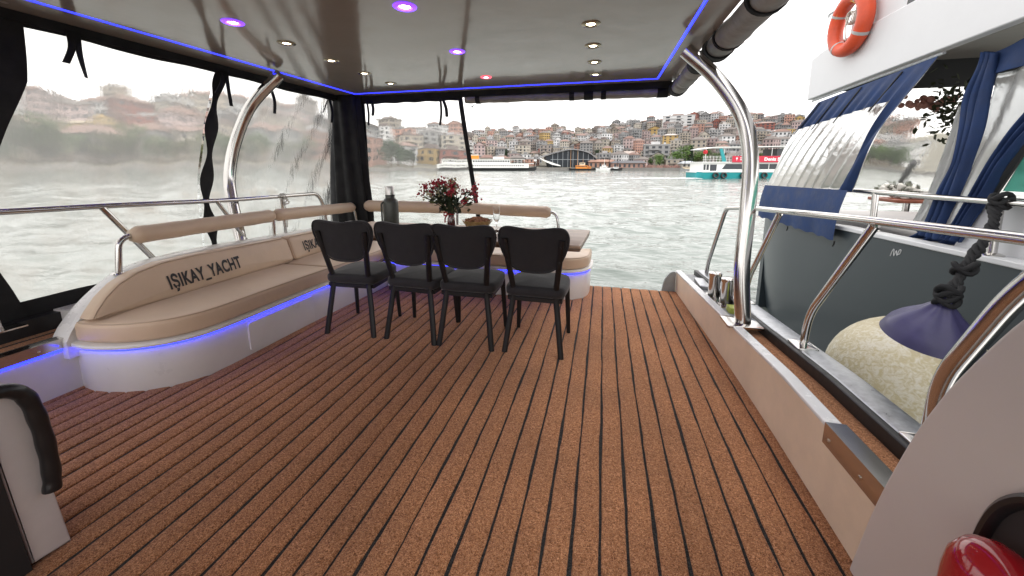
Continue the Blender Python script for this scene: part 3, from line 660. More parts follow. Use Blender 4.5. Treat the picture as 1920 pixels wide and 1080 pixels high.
tb = empty('dining_table', (-1.1, 2.72, 0), label='pale wooden dining table on black trestle legs behind the chairs', cat='table')
to = [(-2.09, 2.42), (-.125, 2.40), (-.085, 3.03), (-2.08, 3.05)]
child(MB().slab(resample([Vector(p) for p in fillet(to, .015)], .2), .722, .742, .003, steps=2), 'table_top', WOOD, tb, angle=30)
child(MB().slab(resample([Vector(p) for p in fillet([(-2.087, 2.423), (-.128, 2.403), (-.088, 3.027), (-2.077, 3.047)], .015)], .2), .700, .7215, .003, steps=2), 'edge_band', WOODE, tb, angle=30)
for x in (-1.60, -.54):
    tr = child(MB().box(x - .05, x + .05, 2.48, 2.98, .672, .699), 'trestle', BLKM, tb)
    for a, b in ((2.56, 2.95), (3.0, 2.52)):
        mb = MB(); mb.loft([[(x - .045, y - .035, z), (x + .045, y - .035, z), (x + .045, y + .035, z), (x - .045, y + .035, z)] for y, z in ((a, 0.003), (b, .6725))])
        o = mb.build('leg', BLKM); o.parent = tr; o.matrix_parent_inverse = Matrix.Translation(tb.location).inverted()
        if b < a: o.location.x += .046
        o.location.x -= .023
# ================================================================== chairs
def make_chair():
    r = empty('dining_chair')
    so = fillet([(-.20, .03), (.20, .03), (.215, .25), (.19, .435), (-.19, .435), (-.215, .25)], [.06, .06, .1, .09, .09, .1])
    child(MB().slab(resample(so, .04), .388, .462, .028, .010, steps=5), 'seat', VELV, r, angle=60)
    hb = [(.055, .570), (.105, .580), (.148, .605), (.180, .645), (.203, .692), (.222, .745), (.230, .79), (.225, .832), (.203, .864), (.16, .876), (.08, .868)]
    bo_ = [(0, .567)] + hb + [(0, .861)] + [(-a, b) for a, b in hb[::-1]]
    bo2 = [p.to_2d() for p in spline([(a, b, 0) for a, b in bo_ + [bo_[0]]], 3)][:-1]
    def bf(u, v, w): return (u, .028 - (v - .46) * .20 + w + .55 * u * u * .8, v)
    bk = child(MB().slab(bo2, 0, .042, .018, .008, fn=bf, steps=4), 'backrest', VELV, r, angle=60)
    pp = MB().tube([Vector(bf(p.x * .985, .67 + (p.y - .67) * .985, -.001)) for p in bo2], .0055, 8, closed=True).build('piping', VELV); pp.parent = bk
    def leg(pts, w0, w1):
        P = [Vector(p) for p in pts]; mb = MB(); rings = []
        for i, p in enumerate(P):
            w = w0 + (w1 - w0) * i / (len(P) - 1)
            rings.append([p + Vector((math.cos(a) * w * 1.08, math.sin(a) * w * .8, 0)) for a in [math.pi / 4 + k * math.pi / 2 + d for k in range(4) for d in (-.35, .35)]])
        return mb.loft(rings)
    for s in (-1, 1):
        child(leg([(s * .192, -.005, 0.004), (s * .166, .03, .22), (s * .146, .05, .37), (s * .143, .052, .42), (s * .147, .045, .47), (s * .168, .006, .64), (s * .184, -.028, .795)], .019, .019), 'leg', BLKM, r, angle=50)
        child(leg([(s * .195, .40, 0.004), (s * .178, .375, .40)], .014, .019), 'leg', BLKM, r, angle=50)
        for z in (.65, .75): child(MB().lathe([(.006, 0), (.005, -.004), (.001, -.005)], (s * (.170 if z < .7 else .180), -.012 if z < .7 else -.035, z), 8, 'y'), 'bolt', BLKM, r)
    fr = MB(); fr.box(-.17, .17, .04, .062, .360, .3875); fr.box(-.17, .17, .36, .382, .360, .3875); fr.box(-.185, -.163, .05, .38, .360, .3875); fr.box(.163, .185, .05, .38, .360, .3875)
    child(fr, 'seat_frame', BLKM, r)
    return r
ch0 = make_chair()
for i, (x, y, rz, lab) in enumerate(((-1.79, 2.275, 3., 'charcoal velvet chair beside left bench, leftmost of four'), (-1.305, 2.285, -2., 'charcoal velvet chair in front of the thermos, second from left'),
                                     (-.888, 2.29, 1., 'charcoal velvet chair in front of flower vase, third from left'), (-.415, 2.30, -1.5, 'charcoal velvet chair nearest open deck, rightmost of four'))):
    o = ch0 if i == 0 else copy_tree(ch0)
    o.location = (x, y, 0); o.rotation_euler = (0, 0, R(rz)); tag(o, lab, 'chair', 'charcoal dining chairs at the table')
# ================================================================== things on the table
TT = .7425
th_ = empty('thermos_flask', (*U(733, 400, y=2.78).to_2d(), TT), label='tall olive grey thermos flask with steel cap on table', cat='thermos')
THM = mat('olive_hammered_paint', (.085, .09, .078), .4, .3, vary=(60, .2), bump=(120, .1, .001))
child_l = lambda mb, n, m, p, **k: mb.build(n, m, p, **k)
child_l(MB().lathe([(.058, 0), (.062, .006), (.063, .02), (.063, .205), (.060, .222), (.045, .240), (.038, .246), (.037, .262)], (0, 0, 0), 26), 'body', THM, th_)
child_l(MB().lathe([(.039, .2625), (.039, .272)], (0, 0, 0), 24), 'collar', BLKP, th_)
child_l(MB().lathe([(.036, .2725), (.036, .336), (.033, .343), (.001, .344)], (0, 0, 0), 26), 'cap', mat('thermos_cap_steel', (.5, .48, .46), .28, 1.), th_)
child_l(MB().tube(bend([(-.03, -.054, .215), (-.035, -.078, .205), (-.035, -.078, .06), (-.03, -.055, .05)], .02), .007, 8), 'handle', THM, th_)
vs = empty('flower_vase', (*U(846, 410, y=2.75).to_2d(), TT), label='slim glass vase holding berries, tied with red ribbon', cat='vase')
GLASS = mat('clear_glass', (.98, .98, .98), .02, trans=1., ior=1.45)
REDB = mat('red_berry', (.42, .018, .04), .35, vary=(40, .4)); RIB = mat('red_ribbon', (.45, .012, .02), .45)
child_l(MB().lathe([(.034, 0), (.040, .006), (.040, .03), (.030, .10), (.022, .135), (.028, .155), (.0255, .155), (.020, .135), (.028, .10), (.037, .03), (.036, .01), (.001, .009)], (0, 0, 0), 24), 'glass', GLASS, vs)
child_l(MB().lathe([(.001, .011), (.034, .012), (.034, .03), (.026, .10), (.018, .12), (.001, .122)], (0, 0, 0), 16), 'berry_filling', mat('berry_fill', (.20, .02, .02), .6, vary=(90, .8), bump=(120, 1., .006)), vs)
rb = MB().tube([(.0245 * math.cos(a), .0245 * math.sin(a), .132 + .003 * math.sin(3 * a)) for a in np.linspace(0, 6.28, 24, endpoint=False)], .005, 6, closed=True)
rb.tube(spline([(-.02, -.016, .134), (-.045, -.02, .15), (-.05, -.02, .12), (-.022, -.018, .13)], 5), .005, 6).tube(spline([(-.024, -.018, .13), (-.042, -.02, .10), (-.044, -.022, .065)], 5), .006, 6)
child_l(rb, 'ribbon', RIB, vs)
bq = empty('flower_bouquet', (vs.location.x, vs.location.y, TT + .13), label='bouquet of red berries, small blossoms and dark leaves in the vase', cat='flowers')
rs = np.random.default_rng(5); stem = MB(); tips = []
for i in range(42):
    a = rs.uniform(0, 6.28); sp = rs.uniform(.15, 1.0); h = rs.uniform(.11, .24) * (1.25 - .45 * sp)
    e_ = Vector((math.cos(a) * .25 * sp - .02, math.sin(a) * .15 * sp, h + .03)); tips.append(e_)
    stem.tube(spline([(0, 0, -.06), (e_.x * .25, e_.y * .25, h * .35), tuple(e_)], 4), .0025, 5)
child_l(stem, 'stems', mat('stem_green', (.05, .06, .025), .6), bq)
ber = MB(); blo = MB(); lev = MB(); lev2 = MB()
def ball(mb, c, r, n=6):
    mb.lathe([(.001, -r), (r * .75, -r * .66), (r, 0), (r * .75, r * .66), (.001, r)], c, n)
def leaf(mb, c, d, l_, w):
    d = Vector(d).normalized(); s_ = d.cross(Vector((rs.uniform(-1, 1), rs.uniform(-1, 1), 1))).normalized(); n_ = s_.cross(d); c = Vector(c)
    mb.add([c, c + d * l_ * .35 + s_ * w, c + d * l_ * .75 + s_ * w * .7 + n_ * l_ * .05, c + d * l_, c + d * l_ * .75 - s_ * w * .7 + n_ * l_ * .05, c + d * l_ * .35 - s_ * w, c + d * l_ * .4 - n_ * w * .3], [(0, 1, 6), (1, 2, 6), (2, 3, 6), (3, 4, 6), (4, 5, 6), (5, 0, 6)])
for i, t_ in enumerate(tips):
    kind = i % 3
    for k in range(14):
        p = t_ + Vector(rs.normal(0, .017, 3))
        if kind < 2: ball(ber, p, rs.uniform(.005, .009))
        elif k < 9: ball(blo, p, rs.uniform(.005, .009))
    for k in range(3):
        q = t_ * rs.uniform(.35, .95); leaf(lev if k else lev2, q, (t_.x + rs.normal(0, .08), t_.y + rs.normal(0, .08), rs.uniform(-.08, .12)), rs.uniform(.04, .075), rs.uniform(.010, .017))
for k in range(60): leaf(lev, Vector((rs.normal(0, .07), rs.normal(0, .045), rs.uniform(.02, .17))), rs.normal(0, 1, 3), rs.uniform(.05, .08), rs.uniform(.013, .02))
tag(child_l(ber, 'berries', REDB, bq), kind='stuff'); tag(child_l(blo, 'blossoms', mat('cream_blossom', (.55, .48, .30), .6, vary=(60, .4)), bq), kind='stuff')
tag(child_l(lev, 'leaves', mat('dark_leaf', (.03, .045, .022), .5, vary=(30, .4)), bq), kind='stuff'); tag(child_l(lev2, 'pale_leaves', mat('pale_leaf', (.16, .18, .08), .5, vary=(30, .4)), bq), kind='stuff')
bwp = U(895, 412, y=2.72)
bl = empty('snack_bowl', (bwp.x, bwp.y, TT), label='wide golden rippled bowl filled with snacks', cat='bowl')
seg = 36; rings = []
for r_, h_, sgn in ((.001, .004, 0), (.05, .003, 0), (.055, .006, 0), (.085, .045, .6), (.118, .095, 1), (.116, .097, 1), (.08, .047, .6), (.045, .010, 0), (.001, .009, 0)):
    rings.append([(r_ * (1 + .03 * sgn * math.sin(a * 12)) * math.cos(a), r_ * (1 + .03 * sgn * math.sin(a * 12)) * math.sin(a), h_ + .004 * sgn * math.sin(a * 12)) for a in np.linspace(0, 2 * math.pi, seg, endpoint=False)])
child_l(MB().loft(rings), 'dish', mat('amber_glazed', (.50, .33, .14), .25, vary=(20, .35), coat=.3), bl)
sn = MB()
for k in range(190):
    a = rs.uniform(0, 6.28); q = math.sqrt(rs.uniform(0, 1)); ball(sn, Vector((q * .098 * math.cos(a), q * .098 * math.sin(a), .080 + .030 * (1 - q * q) + rs.uniform(-.006, .006))), rs.uniform(.006, .012), 5)
tag(sn.build('snack_pieces', mat('toasted_snack', (.42, .20, .10), .6, vary=(50, .5))), 'heap of small toasted snack pieces in golden bowl', 'snacks', kind='stuff').location = bl.location
fl = empty('champagne_flute', (*U(931, 415, y=2.72).to_2d(), TT), label='clear champagne flute standing right of the snack bowl', cat='glass')
child_l(MB().lathe([(.030, 0), (.030, .002), (.006, .005), (.0035, .012), (.0035, .075), (.010, .085), (.022, .11), (.026, .15), (.024, .205), (.0225, .205), (.0245, .15), (.020, .11), (.006, .09), (.001, .088)], (0, 0, 0), 22), 'glass', GLASS, fl)
for (px, py, r_, lab) in ((962, 418, .075, 'small cream plate on table right of the flute'), ):
    p = U(px, py, z=TT); pt = MB().lathe([(.04, 0), (r_, .012), (r_ + .002, .015), (r_ - .004, .015), (.04, .005), (.001, .005)], (p.x, 2.85, TT), 26).build('plate', mat('cream_china', (.75, .68, .52), .25)); tag(pt, lab, 'plate')
# ================================================================== neighbouring boat
XN = 2.5
HULLG = mat('slate_hull_paint', (.030, .040, .048), .34, coat=.05)
WHITEP = mat('boat_white_paint', (.66, .67, .69), .4, vary=(2, .05), bump=(3, .12, .01))
UNDER = mat('headliner_grey', (.42, .41, .39), .45, vary=(2, .15), bump=(3, .8, .03))
DARKI = mat('dark_interior', (.02, .02, .023), .6)
nb = empty('neighbour_boat', (4.3, 3., -1.1), label='slate grey motor boat with white upper deck moored alongside at right', cat='boat')
def nsh(y): return U(1417, 400, x=XN).z if y > 7 else interp(y, [-2, U(1920, 498, x=XN).y, U(1574, 425, x=XN).y, 7.0], [U(1920, 498, x=XN).z + .02, U(1920, 498, x=XN).z, U(1574, 425, x=XN).z, U(1417, 402, x=XN).z])
yst = 6.98
ysn = [-2 + i * (yst + 2) / 40 for i in range(41)]
def hx(y): return XN + (0 if y < 5.8 else (y - 5.8) ** 2 * .10)
child(MB().loft([[(hx(y) + .22, y - .0, -1.5), (hx(y) + .06, y, -.6), (hx(y), y, .1), (hx(y), y, nsh(y) - .03), (hx(y) + .12, y, nsh(y) - .03), (hx(y) + .2, y, .0), (hx(y) + .4, y, -1.5)] for y in ysn]), 'hull_side', HULLG, nb)
bevel(child(MB().loft([[(hx(y) - .012, y, nsh(y) - .03), (hx(y) - .012, y, nsh(y) + .012), (hx(y) + .13, y, nsh(y) + .012), (hx(y) + .13, y, nsh(y) - .03)] for y in ysn]), 'toe_rail', WHITEP, nb), .008)
child(MB().box(XN + .14, 6.6, yst - .12, yst, -1.5, nsh(yst) - .01), 'transom', HULLG, nb)
child(MB().box(XN + .13, 6.6, -2, yst - .13, .0, .12), 'cockpit_floor', mat('cockpit_beige', (.42, .38, .34), .5, vary=(3, .1)), nb)
child(MB().box(6.3, 6.6, -2, yst - .13, .121, .92), 'bulwark', DARKI, nb)
child(MB().box(6.25, 6.32, -2, 7.2, .921, .96), 'bulwark_cap', DARKI, nb)
# inner moulded coaming seen beyond the toe rail
child(MB().slab(fillet([(XN + .5, 4.2), (XN + 2.2, 4.6), (XN + 2.2, 6.6), (XN + .5, 6.6)], .25), .13, .60, .04, steps=4), 'cockpit_seat', mat('seat_grey', (.36, .34, .33), .5), nb)
# scuff marks
sc = MB(); p0 = U(1685, 478, x=XN)
sc.tube(spline([(XN - .001, p0.y + dy, p0.z + dz) for dy, dz in ((.09, -.03), (.075, .02), (.06, .035), (.05, -.02), (.03, .03), (.015, -.01), (.0, .04), (-.02, .045), (-.01, .01), (.02, .0))], 5), .004, 5)
child(sc, 'scuff_mark', mat('scuff', (.55, .56, .57), .7), nb)
# cabin side, sill, windscreen
yc = U(1795, 450, x=XN + .12).y
zc = U(1900, 372, x=XN + .12).z
cabp = [(-2, nsh(2) - .02), (yc + .05, nsh(yc) - .02), (U(1835, 383, x=XN + .12).y, U(1835, 383, x=XN + .12).z), (-2, zc + .08)]
child(MB().prism(cabp, lambda u, v, w: (w, u, v), XN + .135, XN + .22), 'cabin_side', WHITEP, nb)
a_ = U(1845, 372, x=XN + .13); t_ = U(1920, 262, x=XN + .13)
child(MB().prism([(-2, a_.z + .045), (a_.y, a_.z - .03), (a_.y - .01, a_.z + .012), (-2, a_.z + .09)], lambda u, v, w: (w, u, v), XN + .12, XN + .20), 'window_sill', DARKI, nb)
TEAL = mat('teal_tinted_glass', (.12, .42, .34), .06, trans=.6, ior=1.2)
wq = [(U(1880, 358, x=XN + .15).y, U(1880, 358, x=XN + .15).z), (-2, a_.z + .1), (-2, t_.z + .35), (U(1925, 285, x=XN + .15).y, U(1925, 285, x=XN + .15).z)]
child(MB().prism(wq, lambda u, v, w: (w, u, v), XN + .15, XN + .158), 'windscreen', TEAL, nb)
child(MB().tube([U(1858, 362, x=XN + .14), U(1925, 262, x=XN + .14)], .035, 8), 'windscreen_frame', DARKI, nb)
# rail
rl = child(MB().tube(bend([U(1436, 392, x=XN + .05), U(1437, 376, x=XN + .05), U(1448, 352, x=XN + .05), U(1590, 356, x=XN + .05), U(1760, 370, x=XN + .05), U(1920, 383, x=XN + .05), (XN + .05, -1.5, U(1920, 383, x=XN + .05).z)], .12), .024, 12), 'rail', STEEL, nb)
for a, b in (((1642, 362), (1635, 432)), ((1874, 380), (1857, 482))):
    p, q = U(*a, x=XN + .05), U(*b, x=XN + .05); q.z = nsh(q.y) + .012
    child(MB().tube([q, p], .026, 12).lathe([(.06, 0), (.06, .008), (.03, .02)], tuple(q), 16), 'stanchion', STEEL, nb)
# upper deck
fz = lambda px, py: U(px, py, x=XN)
A, B, Cc = fz(1523, 188), fz(1771, 97), fz(1920, 40)
T1, T2 = fz(1532, 112), fz(1556, 95)
zb0, zb1 = A.z, Cc.z
yfwd = -2.
zbf = zb1 + (Cc.z - A.z) / (Cc.y - A.y) * (yfwd - Cc.y)
ux = XN - .06
fas = [(A.y, A.z), (T1.y, T1.z), (T2.y, T2.z + .01), (4.9, T2.z + .02), (yfwd, T2.z + .1), (yfwd, zbf)]
bevel(child(MB().prism(fas, lambda u, v, w: (w, u, v), ux, ux + .08), 'fascia', WHITEP, nb), .01)
child(MB().box(ux + .081, 6.6, yfwd, A.y - .02, 2.44, 2.49), 'headliner', UNDER, nb)
child(MB().prism([(A.y - .02, 2.50), (A.y - .02, max(T1.z - .01, 2.52)), (yfwd, T2.z + .1), (yfwd, 2.50)], lambda u, v, w: (w, u, v), ux + .081, 6.62), 'upper_deck', WHITEP, nb)
child(MB().loft([[(ux + .08, y, zb0 + (zb1 - zb0) * (y - A.y) / (Cc.y - A.y)), (ux + .16, y, zb0 + (zb1 - zb0) * (y - A.y) / (Cc.y - A.y) + .03), (ux + .16, y, 2.439), (ux + .081, y, 2.439)] for y in (yfwd, 1, 3, A.y - .05)]), 'soffit_lip', UNDER, nb)
w0 = fz(1704, 62); wt = T2.z + .03
child(MB().prism([(4.95, wt - .02), (4.75, 3.9), (yfwd, 3.9), (yfwd, wt + .08)], lambda u, v, w: (w, u, v), ux + .02, ux + .10), 'upper_wall', WHITEP, nb)
child(MB().prism([(w0.y, fz(1704, 40).z), (w0.y - .05, 3.3), (yfwd, 3.5), (yfwd, fz(1790, 0).z + .12)], lambda u, v, w: (w, u, v), ux + .008, ux + .03), 'upper_window', mat('smoked_glass', (.012, .013, .015), .05), nb)
for zz in (1.0,):
    up = U(1592, 88, x=XN + .3); pts = [U(1562, 90, x=XN + .3), U(1578, 12, x=XN + .3)]
    child(MB().tube(pts, .02, 10), 'upper_rail_post', STEELB, nb)
    child(MB().tube(bend([U(1600, 2, x=XN + .2), U(1556, 26, x=XN + .3), U(1553, 32, x=XN + .6), U(1575, 22, x=XN + 1.6)], .1), .017, 10), 'upper_rail', STEELB, nb)
    child(MB().tube(bend([U(1600, 40, x=XN + .2), U(1553, 64, x=XN + .3), U(1552, 68, x=XN + .6), U(1575, 58, x=XN + 1.6)], .1), .012, 10), 'upper_rail', STEELB, nb)
# far valance and far window frame
vz = zbf + .1
child(MB().box(ux + .17, 6.3, A.y - .10, A.y - .06, 2.14, 2.439), 'aft_valance', DARKI, nb)
child(MB().tube([U(1727, 345, x=6.2), U(1760, 300, x=6.0)], .06, 8), 'window_post', DARKI, nb)
child(MB().grid(40, 24, lambda u, v: (ux + .3 + 3.3 * u, A.y - .08 + .012 * math.sin(u * 17 + v * 6), .95 + 1.19 * v)), 'clear_curtain', vinyl_mat('clear_vinyl_cockpit', .10, bs=.06, rough=.01, sc=(9, 9, 6)), nb, angle=180)
# awning with clear panel and navy borders
VINN = vinyl_mat('clear_vinyl_neighbour', .42, tint=(.93, .95, .97), bs=.25, sc=(5, 5, 5))
aw = empty('awning_panel', tuple(U(1590, 250, x=XN)), label='slanted navy edged clear awning hanging from neighbouring boat', cat='awning')
def q4(c, u, v): return c[0] * (1 - u) * (1 - v) + c[1] * u * (1 - v) + c[2] * u * v + c[3] * (1 - u) * v
xq = XN - .03
cor = [U(1535, 192, x=xq), U(1762, 104, x=xq), U(1592, 360, x=xq), U(1437, 349, x=xq)]     # top-left, top-right, bottom-right, bottom-left
def awf(u, v, push=0.): p = q4(cor, u, v); return p + Vector((-.03 * math.sin(u * 62 + v * 5 + math.sin(u * 9)) * min(1, v * 2) - .05 * math.sin(math.pi * v) - push, 0, 0))
child(MB().grid(80, 24, lambda u, v: awf(u, v)), 'clear_pane', VINN, aw, angle=180)
child(MB().grid(60, 8, lambda u, v: awf(u, v * .27 * (1 - .15 * u), .006)), 'canvas_border', CANVN, aw, angle=180)
child(MB().grid(4, 30, lambda u, v: awf(.905 + u * .095, v, .008)), 'canvas_border', CANVN, aw, angle=180)
low = [U(1437, 347, x=xq - .02), U(1594, 357, x=xq - .02), U(1566, 450, x=xq - .02), U(1424, 405, x=xq - .02)]
child(MB().grid(50, 16, lambda u, v: q4(low, u, v) + Vector((-.02 - .012 * math.sin(u * 22) * v - .02 * math.sin(3.1 * v), 0, .01 * math.sin(u * 50) * v * v))), 'lower_flap', CANVN, aw, angle=180)
for px in (1540, 1587, 1640, 1712):
    s_ = (px - 1535) / 227; p = awf(s_ + .03, .02, .015); q = awf(s_ - .005, .33 - .06 * s_, .016)
    child(ribbon([p, (p + q) / 2, q], .014, (0, 1, .3), .003), 'strap', CANVB, aw)
for px, py in ((1477, 424), (1564, 452)): p = U(px, py, x=xq - .05); child(MB().tube([p, p + Vector((0, 0, -.03)), p + Vector((0, .02, -.06))], .008, 6), 'hook', BLKP, aw)
child(MB().tube([U(1523, 190, x=xq), U(1771, 99, x=xq)], .012, 8), 'track', STEELB, aw)
# navy curtains tied back
def band_px(name, Lp, Rp, x, label, folds=3, amp=.03, m=CANVN):
    Ls = spline([U(*p, x=x) for p in Lp], 6); Rs = spline([U(*p, x=x) for p in Rp], 6)
    n = min(len(Ls), len(Rs)) - 1
    def f(u, v):
        i = v * n; k = min(int(i), n - 1); t = i - k
        a = Ls[k].lerp(Ls[k + 1], t); b = Rs[k].lerp(Rs[k + 1], t)
        return a.lerp(b, u) + Vector((amp * math.sin(u * math.pi * 2 * folds + v * 3), 0, 0))
    o = MB().grid(24, 40, f).build(name, m, angle=180); md = o.modifiers.new('thick', 'SOLIDIFY'); md.thickness = .008
    return tag(o, label, 'curtain', 'curtains of the neighbouring boat')
band_px('navy_curtain', [(1844, 97), (1837, 127), (1809, 182), (1803, 243), (1790, 307), (1762, 362), (1741, 413), (1728, 440)], [(1872, 98), (1864, 131), (1850, 182), (1838, 238), (1817, 301), (1801, 354), (1774, 419), (1768, 452)], XN + .10, 'gathered navy curtain hanging from the neighbouring roof')
band_px('navy_curtain', [(1935, 190), (1897, 240), (1864, 289), (1823, 360), (1790, 419), (1766, 447)], [(1960, 225), (1920, 262), (1882, 309), (1851, 362), (1811, 423), (1794, 454)], XN + .09, 'navy curtain tied back diagonally before the teal windscreen')
band_px('navy_valance', [(1866, 98), (1866, 118), (1868, 138)], [(1960, 56), (1960, 84), (1960, 112)], XN + .11, 'navy valance strip at the top right of the neighbouring boat', 1, .01)
band_px('navy_flap', [(1716, 432), (1706, 444)], [(1795, 445), (1792, 462)], XN + .2, 'crumpled navy canvas lying along the neighbouring toe rail', 3, .04)
band_px('clear_flap', [(1806, 195), (1772, 285), (1745, 360), (1712, 425)], [(1815, 200), (1800, 285), (1775, 360), (1745, 425)], XN + .16, 'narrow crinkled clear flap left of navy curtain', 2, .03, VINN)
band_px('clear_flap', [(1872, 138), (1842, 240), (1818, 305), (1795, 375), (1775, 425)], [(1960, 115), (1925, 220), (1880, 290), (1840, 350), (1800, 420)], XN + .13, 'wide clear flap between the two navy curtains', 1, .02, VINN)
# garland and flowers inside
def blob(mb, c, s, n, r0, r1, seed):
    g = np.random.default_rng(seed)
    for k in range(n): ball(mb, Vector(c) + Vector(g.normal(0, 1, 3) * np.array(s)), g.uniform(r0, r1), 6)
gp = U(1742, 193, y=5.25); g = MB(); blob(g, gp, (.22, .06, .03), 60, .02, .04, 3)
gl_ = empty('flower_garland', tuple(gp), label='pink flower garland with leaves under neighbouring roof', cat='garland')
tag(child(g, 'blossoms', mat('dusty_pink', (.55, .27, .22), .7, vary=(9, .4)), gl_), kind='stuff')
g = MB()
for k in range(240):
    c = U(1786, 207, y=5.15) + Vector(rs.normal(0, 1, 3) * np.array((.10, .08, .14))); leaf(g, c, rs.normal(0, 1, 3), rs.uniform(.05, .09), .02)
tag(child(g, 'leaves', mat('garland_leaf', (.05, .06, .025), .6, vary=(9, .4)), gl_), kind='stuff')
fp = U(1702, 372, x=4.6)
tbn = empty('cockpit_table', (fp.x, fp.y, .12), label='small reddish wooden table inside the neighbouring cockpit', cat='table')
child(MB().slab(fillet([(fp.x - .35, fp.y - .35), (fp.x + .35, fp.y - .35), (fp.x + .35, fp.y + .35), (fp.x - .35, fp.y + .35)], .08), fp.z - .05, fp.z, .01, steps=2), 'top', mat('mahogany', (.22, .06, .03), .35, vary=(6, .3)), tbn)
child(MB().lathe([(.2, .125), (.2, .14), (.05, .18), (.045, fp.z - .052)], (fp.x, fp.y, 0), 16), 'pedestal', STEEL, tbn)
fa = empty('flower_arrangement', (fp.x, fp.y, fp.z), label='white and cream flower arrangement on the neighbouring cockpit table', cat='flowers')
g = MB(); blob(g, (fp.x, fp.y, fp.z + .10), (.10, .16, .035), 46, .035, .07, 8); tag(child(g, 'blossoms', mat('white_blossom', (.66, .64, .60), .7, vary=(9, .3)), fa), kind='stuff')
g = MB()
for k in range(50): leaf(g, Vector((fp.x, fp.y, fp.z + .12)) + Vector(rs.normal(0, 1, 3) * np.array((.1, .2, .05))), rs.normal(0, 1, 3), .12, .03)
tag(child(g, 'leaves', mat('garland_leaf'), fa), kind='stuff')
# lifebuoy
lbp = fz(1622, 42); Rr = .245; rr_ = .068
lbo = empty('lifebuoy', (ux - .07, lbp.y, lbp.z), label='orange lifebuoy with yellow rope hanging on white upper deck', cat='lifebuoy')
ORNG = mat('orange_foam_paint', (.62, .075, .025), .45, vary=(6, .2))
circ = [(0, Rr * math.cos(a), Rr * math.sin(a)) for a in np.linspace(0, 2 * math.pi, 48, endpoint=False)]
MB().tube(circ, rr_, 20, closed=True).build('ring', ORNG, lbo, angle=70)
for a in (.6, 2.2, 3.75, 5.3):
    arc = [(0, Rr * math.cos(a + d), Rr * math.sin(a + d)) for d in np.linspace(-.05, .05, 5)]
    MB().tube(arc, rr_ * 1.03, 20).build('reflective_band', mat('reflective_grey', (.40, .40, .40), .35), lbo, angle=70)
rp3 = []
for k, a in enumerate(np.linspace(0, 2 * math.pi, 60, endpoint=False)):
    s_ = abs(math.sin(a * 2 + .4)); rp3.append((-.055 + .01 * s_, (Rr + .062 * (1 - s_) * .2 - .03 * s_) * math.cos(a), (Rr - .03 * s_) * math.sin(a) - .02 * s_))
MB().tube(rp3, .008, 6, closed=True).build('grab_rope', mat('yellow_rope', (.55, .35, .06), .8), lbo)
cd = MB()
for k in range(5): cd.tube([(-.02 + .01 * k, .05 * math.cos(t + k) * (1 + .2 * k) - .01, .05 + .06 * math.sin(t * 1.0 + k)) for t in np.linspace(0, 5.6, 20)], .0055, 5)
cd.tube(spline([(-.02, 0, .06), (-.03, .01, -.03), (-.02, -.005, -.16)], 6), .006, 5)
cd.build('coiled_cord', mat('white_cord'), lbo)
# fender
def fender_mat():
    m = bpy.data.materials.new('weathered_cream_fender'); m.use_nodes = True; t = m.node_tree; b = t.nodes['Principled BSDF']; l = t.links.new
    tcn = nn(t, 'ShaderNodeTexCoord'); n1 = nn(t, 'ShaderNodeTexNoise'); n1.inputs['Scale'].default_value = 34; n1.inputs['Detail'].default_value = 3; n1.inputs['Distortion'].default_value = 1.2
    n2 = nn(t, 'ShaderNodeTexNoise'); n2.inputs['Scale'].default_value = 3.2; n2.inputs['Detail'].default_value = 5
    l(tcn.outputs['Object'], n1.inputs['Vector']); l(tcn.outputs['Object'], n2.inputs['Vector'])
    cr = nn(t, 'ShaderNodeValToRGB'); e = cr.color_ramp.elements; e[0].position = .40; e[0].color = (.56, .49, .31, 1); e[1].position = .62; e[1].color = (.70, .66, .55, 1)
    ee = e.new(.48); ee.color = (.62, .56, .40, 1)
    ad = nn(t, 'ShaderNodeMath', operation='MULTIPLY_ADD'); l(n2.outputs[0], ad.inputs[0]); ad.inputs[1].default_value = .55
    sb_ = nn(t, 'ShaderNodeMath', operation='SUBTRACT'); l(n1.outputs[0], sb_.inputs[0]); sb_.inputs[1].default_value = .27; l(sb_.outputs[0], ad.inputs[2])
    l(ad.outputs[0], cr.inputs[0]); l(cr.outputs[0], b.inputs['Base Color']); b.inputs['Roughness'].default_value = .5
    bp = nn(t, 'ShaderNodeBump'); bp.inputs['Strength'].default_value = .4; bp.inputs['Distance'].default_value = .01; l(n1.outputs[0], bp.inputs['Height']); l(bp.outputs[0], b.inputs['Normal'])
    return m
fc = U(1704, 720, x=2.06); tip = U(1771, 568, x=2.06)
ax = (tip - fc).normalized()
fe = empty('ball_fender', tuple(fc), label='big weathered cream ball fender with purple top hanging between the boats', cat='fender')
fe.rotation_mode = 'QUATERNION'; fe.rotation_quaternion = ax.to_track_quat('Z', 'Y')
Lh = (tip - fc).length; rb_ = Lh / 1.42
prof = [(.001, -rb_ * .98)] + [(rb_ * math.cos(a), rb_ * math.sin(a)) for a in np.linspace(-1.35, 1.02, 20)]
MB().lathe(prof, (0, 0, 0), 40).build('body', fender_mat(), fe, angle=70)
PURP = mat('purple_fender_cap', (.055, .05, .13), .4, vary=(4, .3), bump=(6, .2, .01))
zt = rb_ * math.sin(1.02); rt_ = rb_ * math.cos(1.02)
capm = MB(); rings = []
for k in range(14):
    t = k / 13; r_ = interp(t, [0, .25, .5, .75, .9, 1], [rt_ * 1.004, rt_ * .90, rt_ * .68, rt_ * .38, .06, .04]); z_ = zt - .004 + (Lh - zt) * t
    rings.append([(r_ * (1 + .10 * t * math.sin(a * 7)) * math.cos(a), r_ * (1 + .10 * t * math.sin(a * 7)) * math.sin(a), z_) for a in np.linspace(0, 2 * math.pi, 42, endpoint=False)])
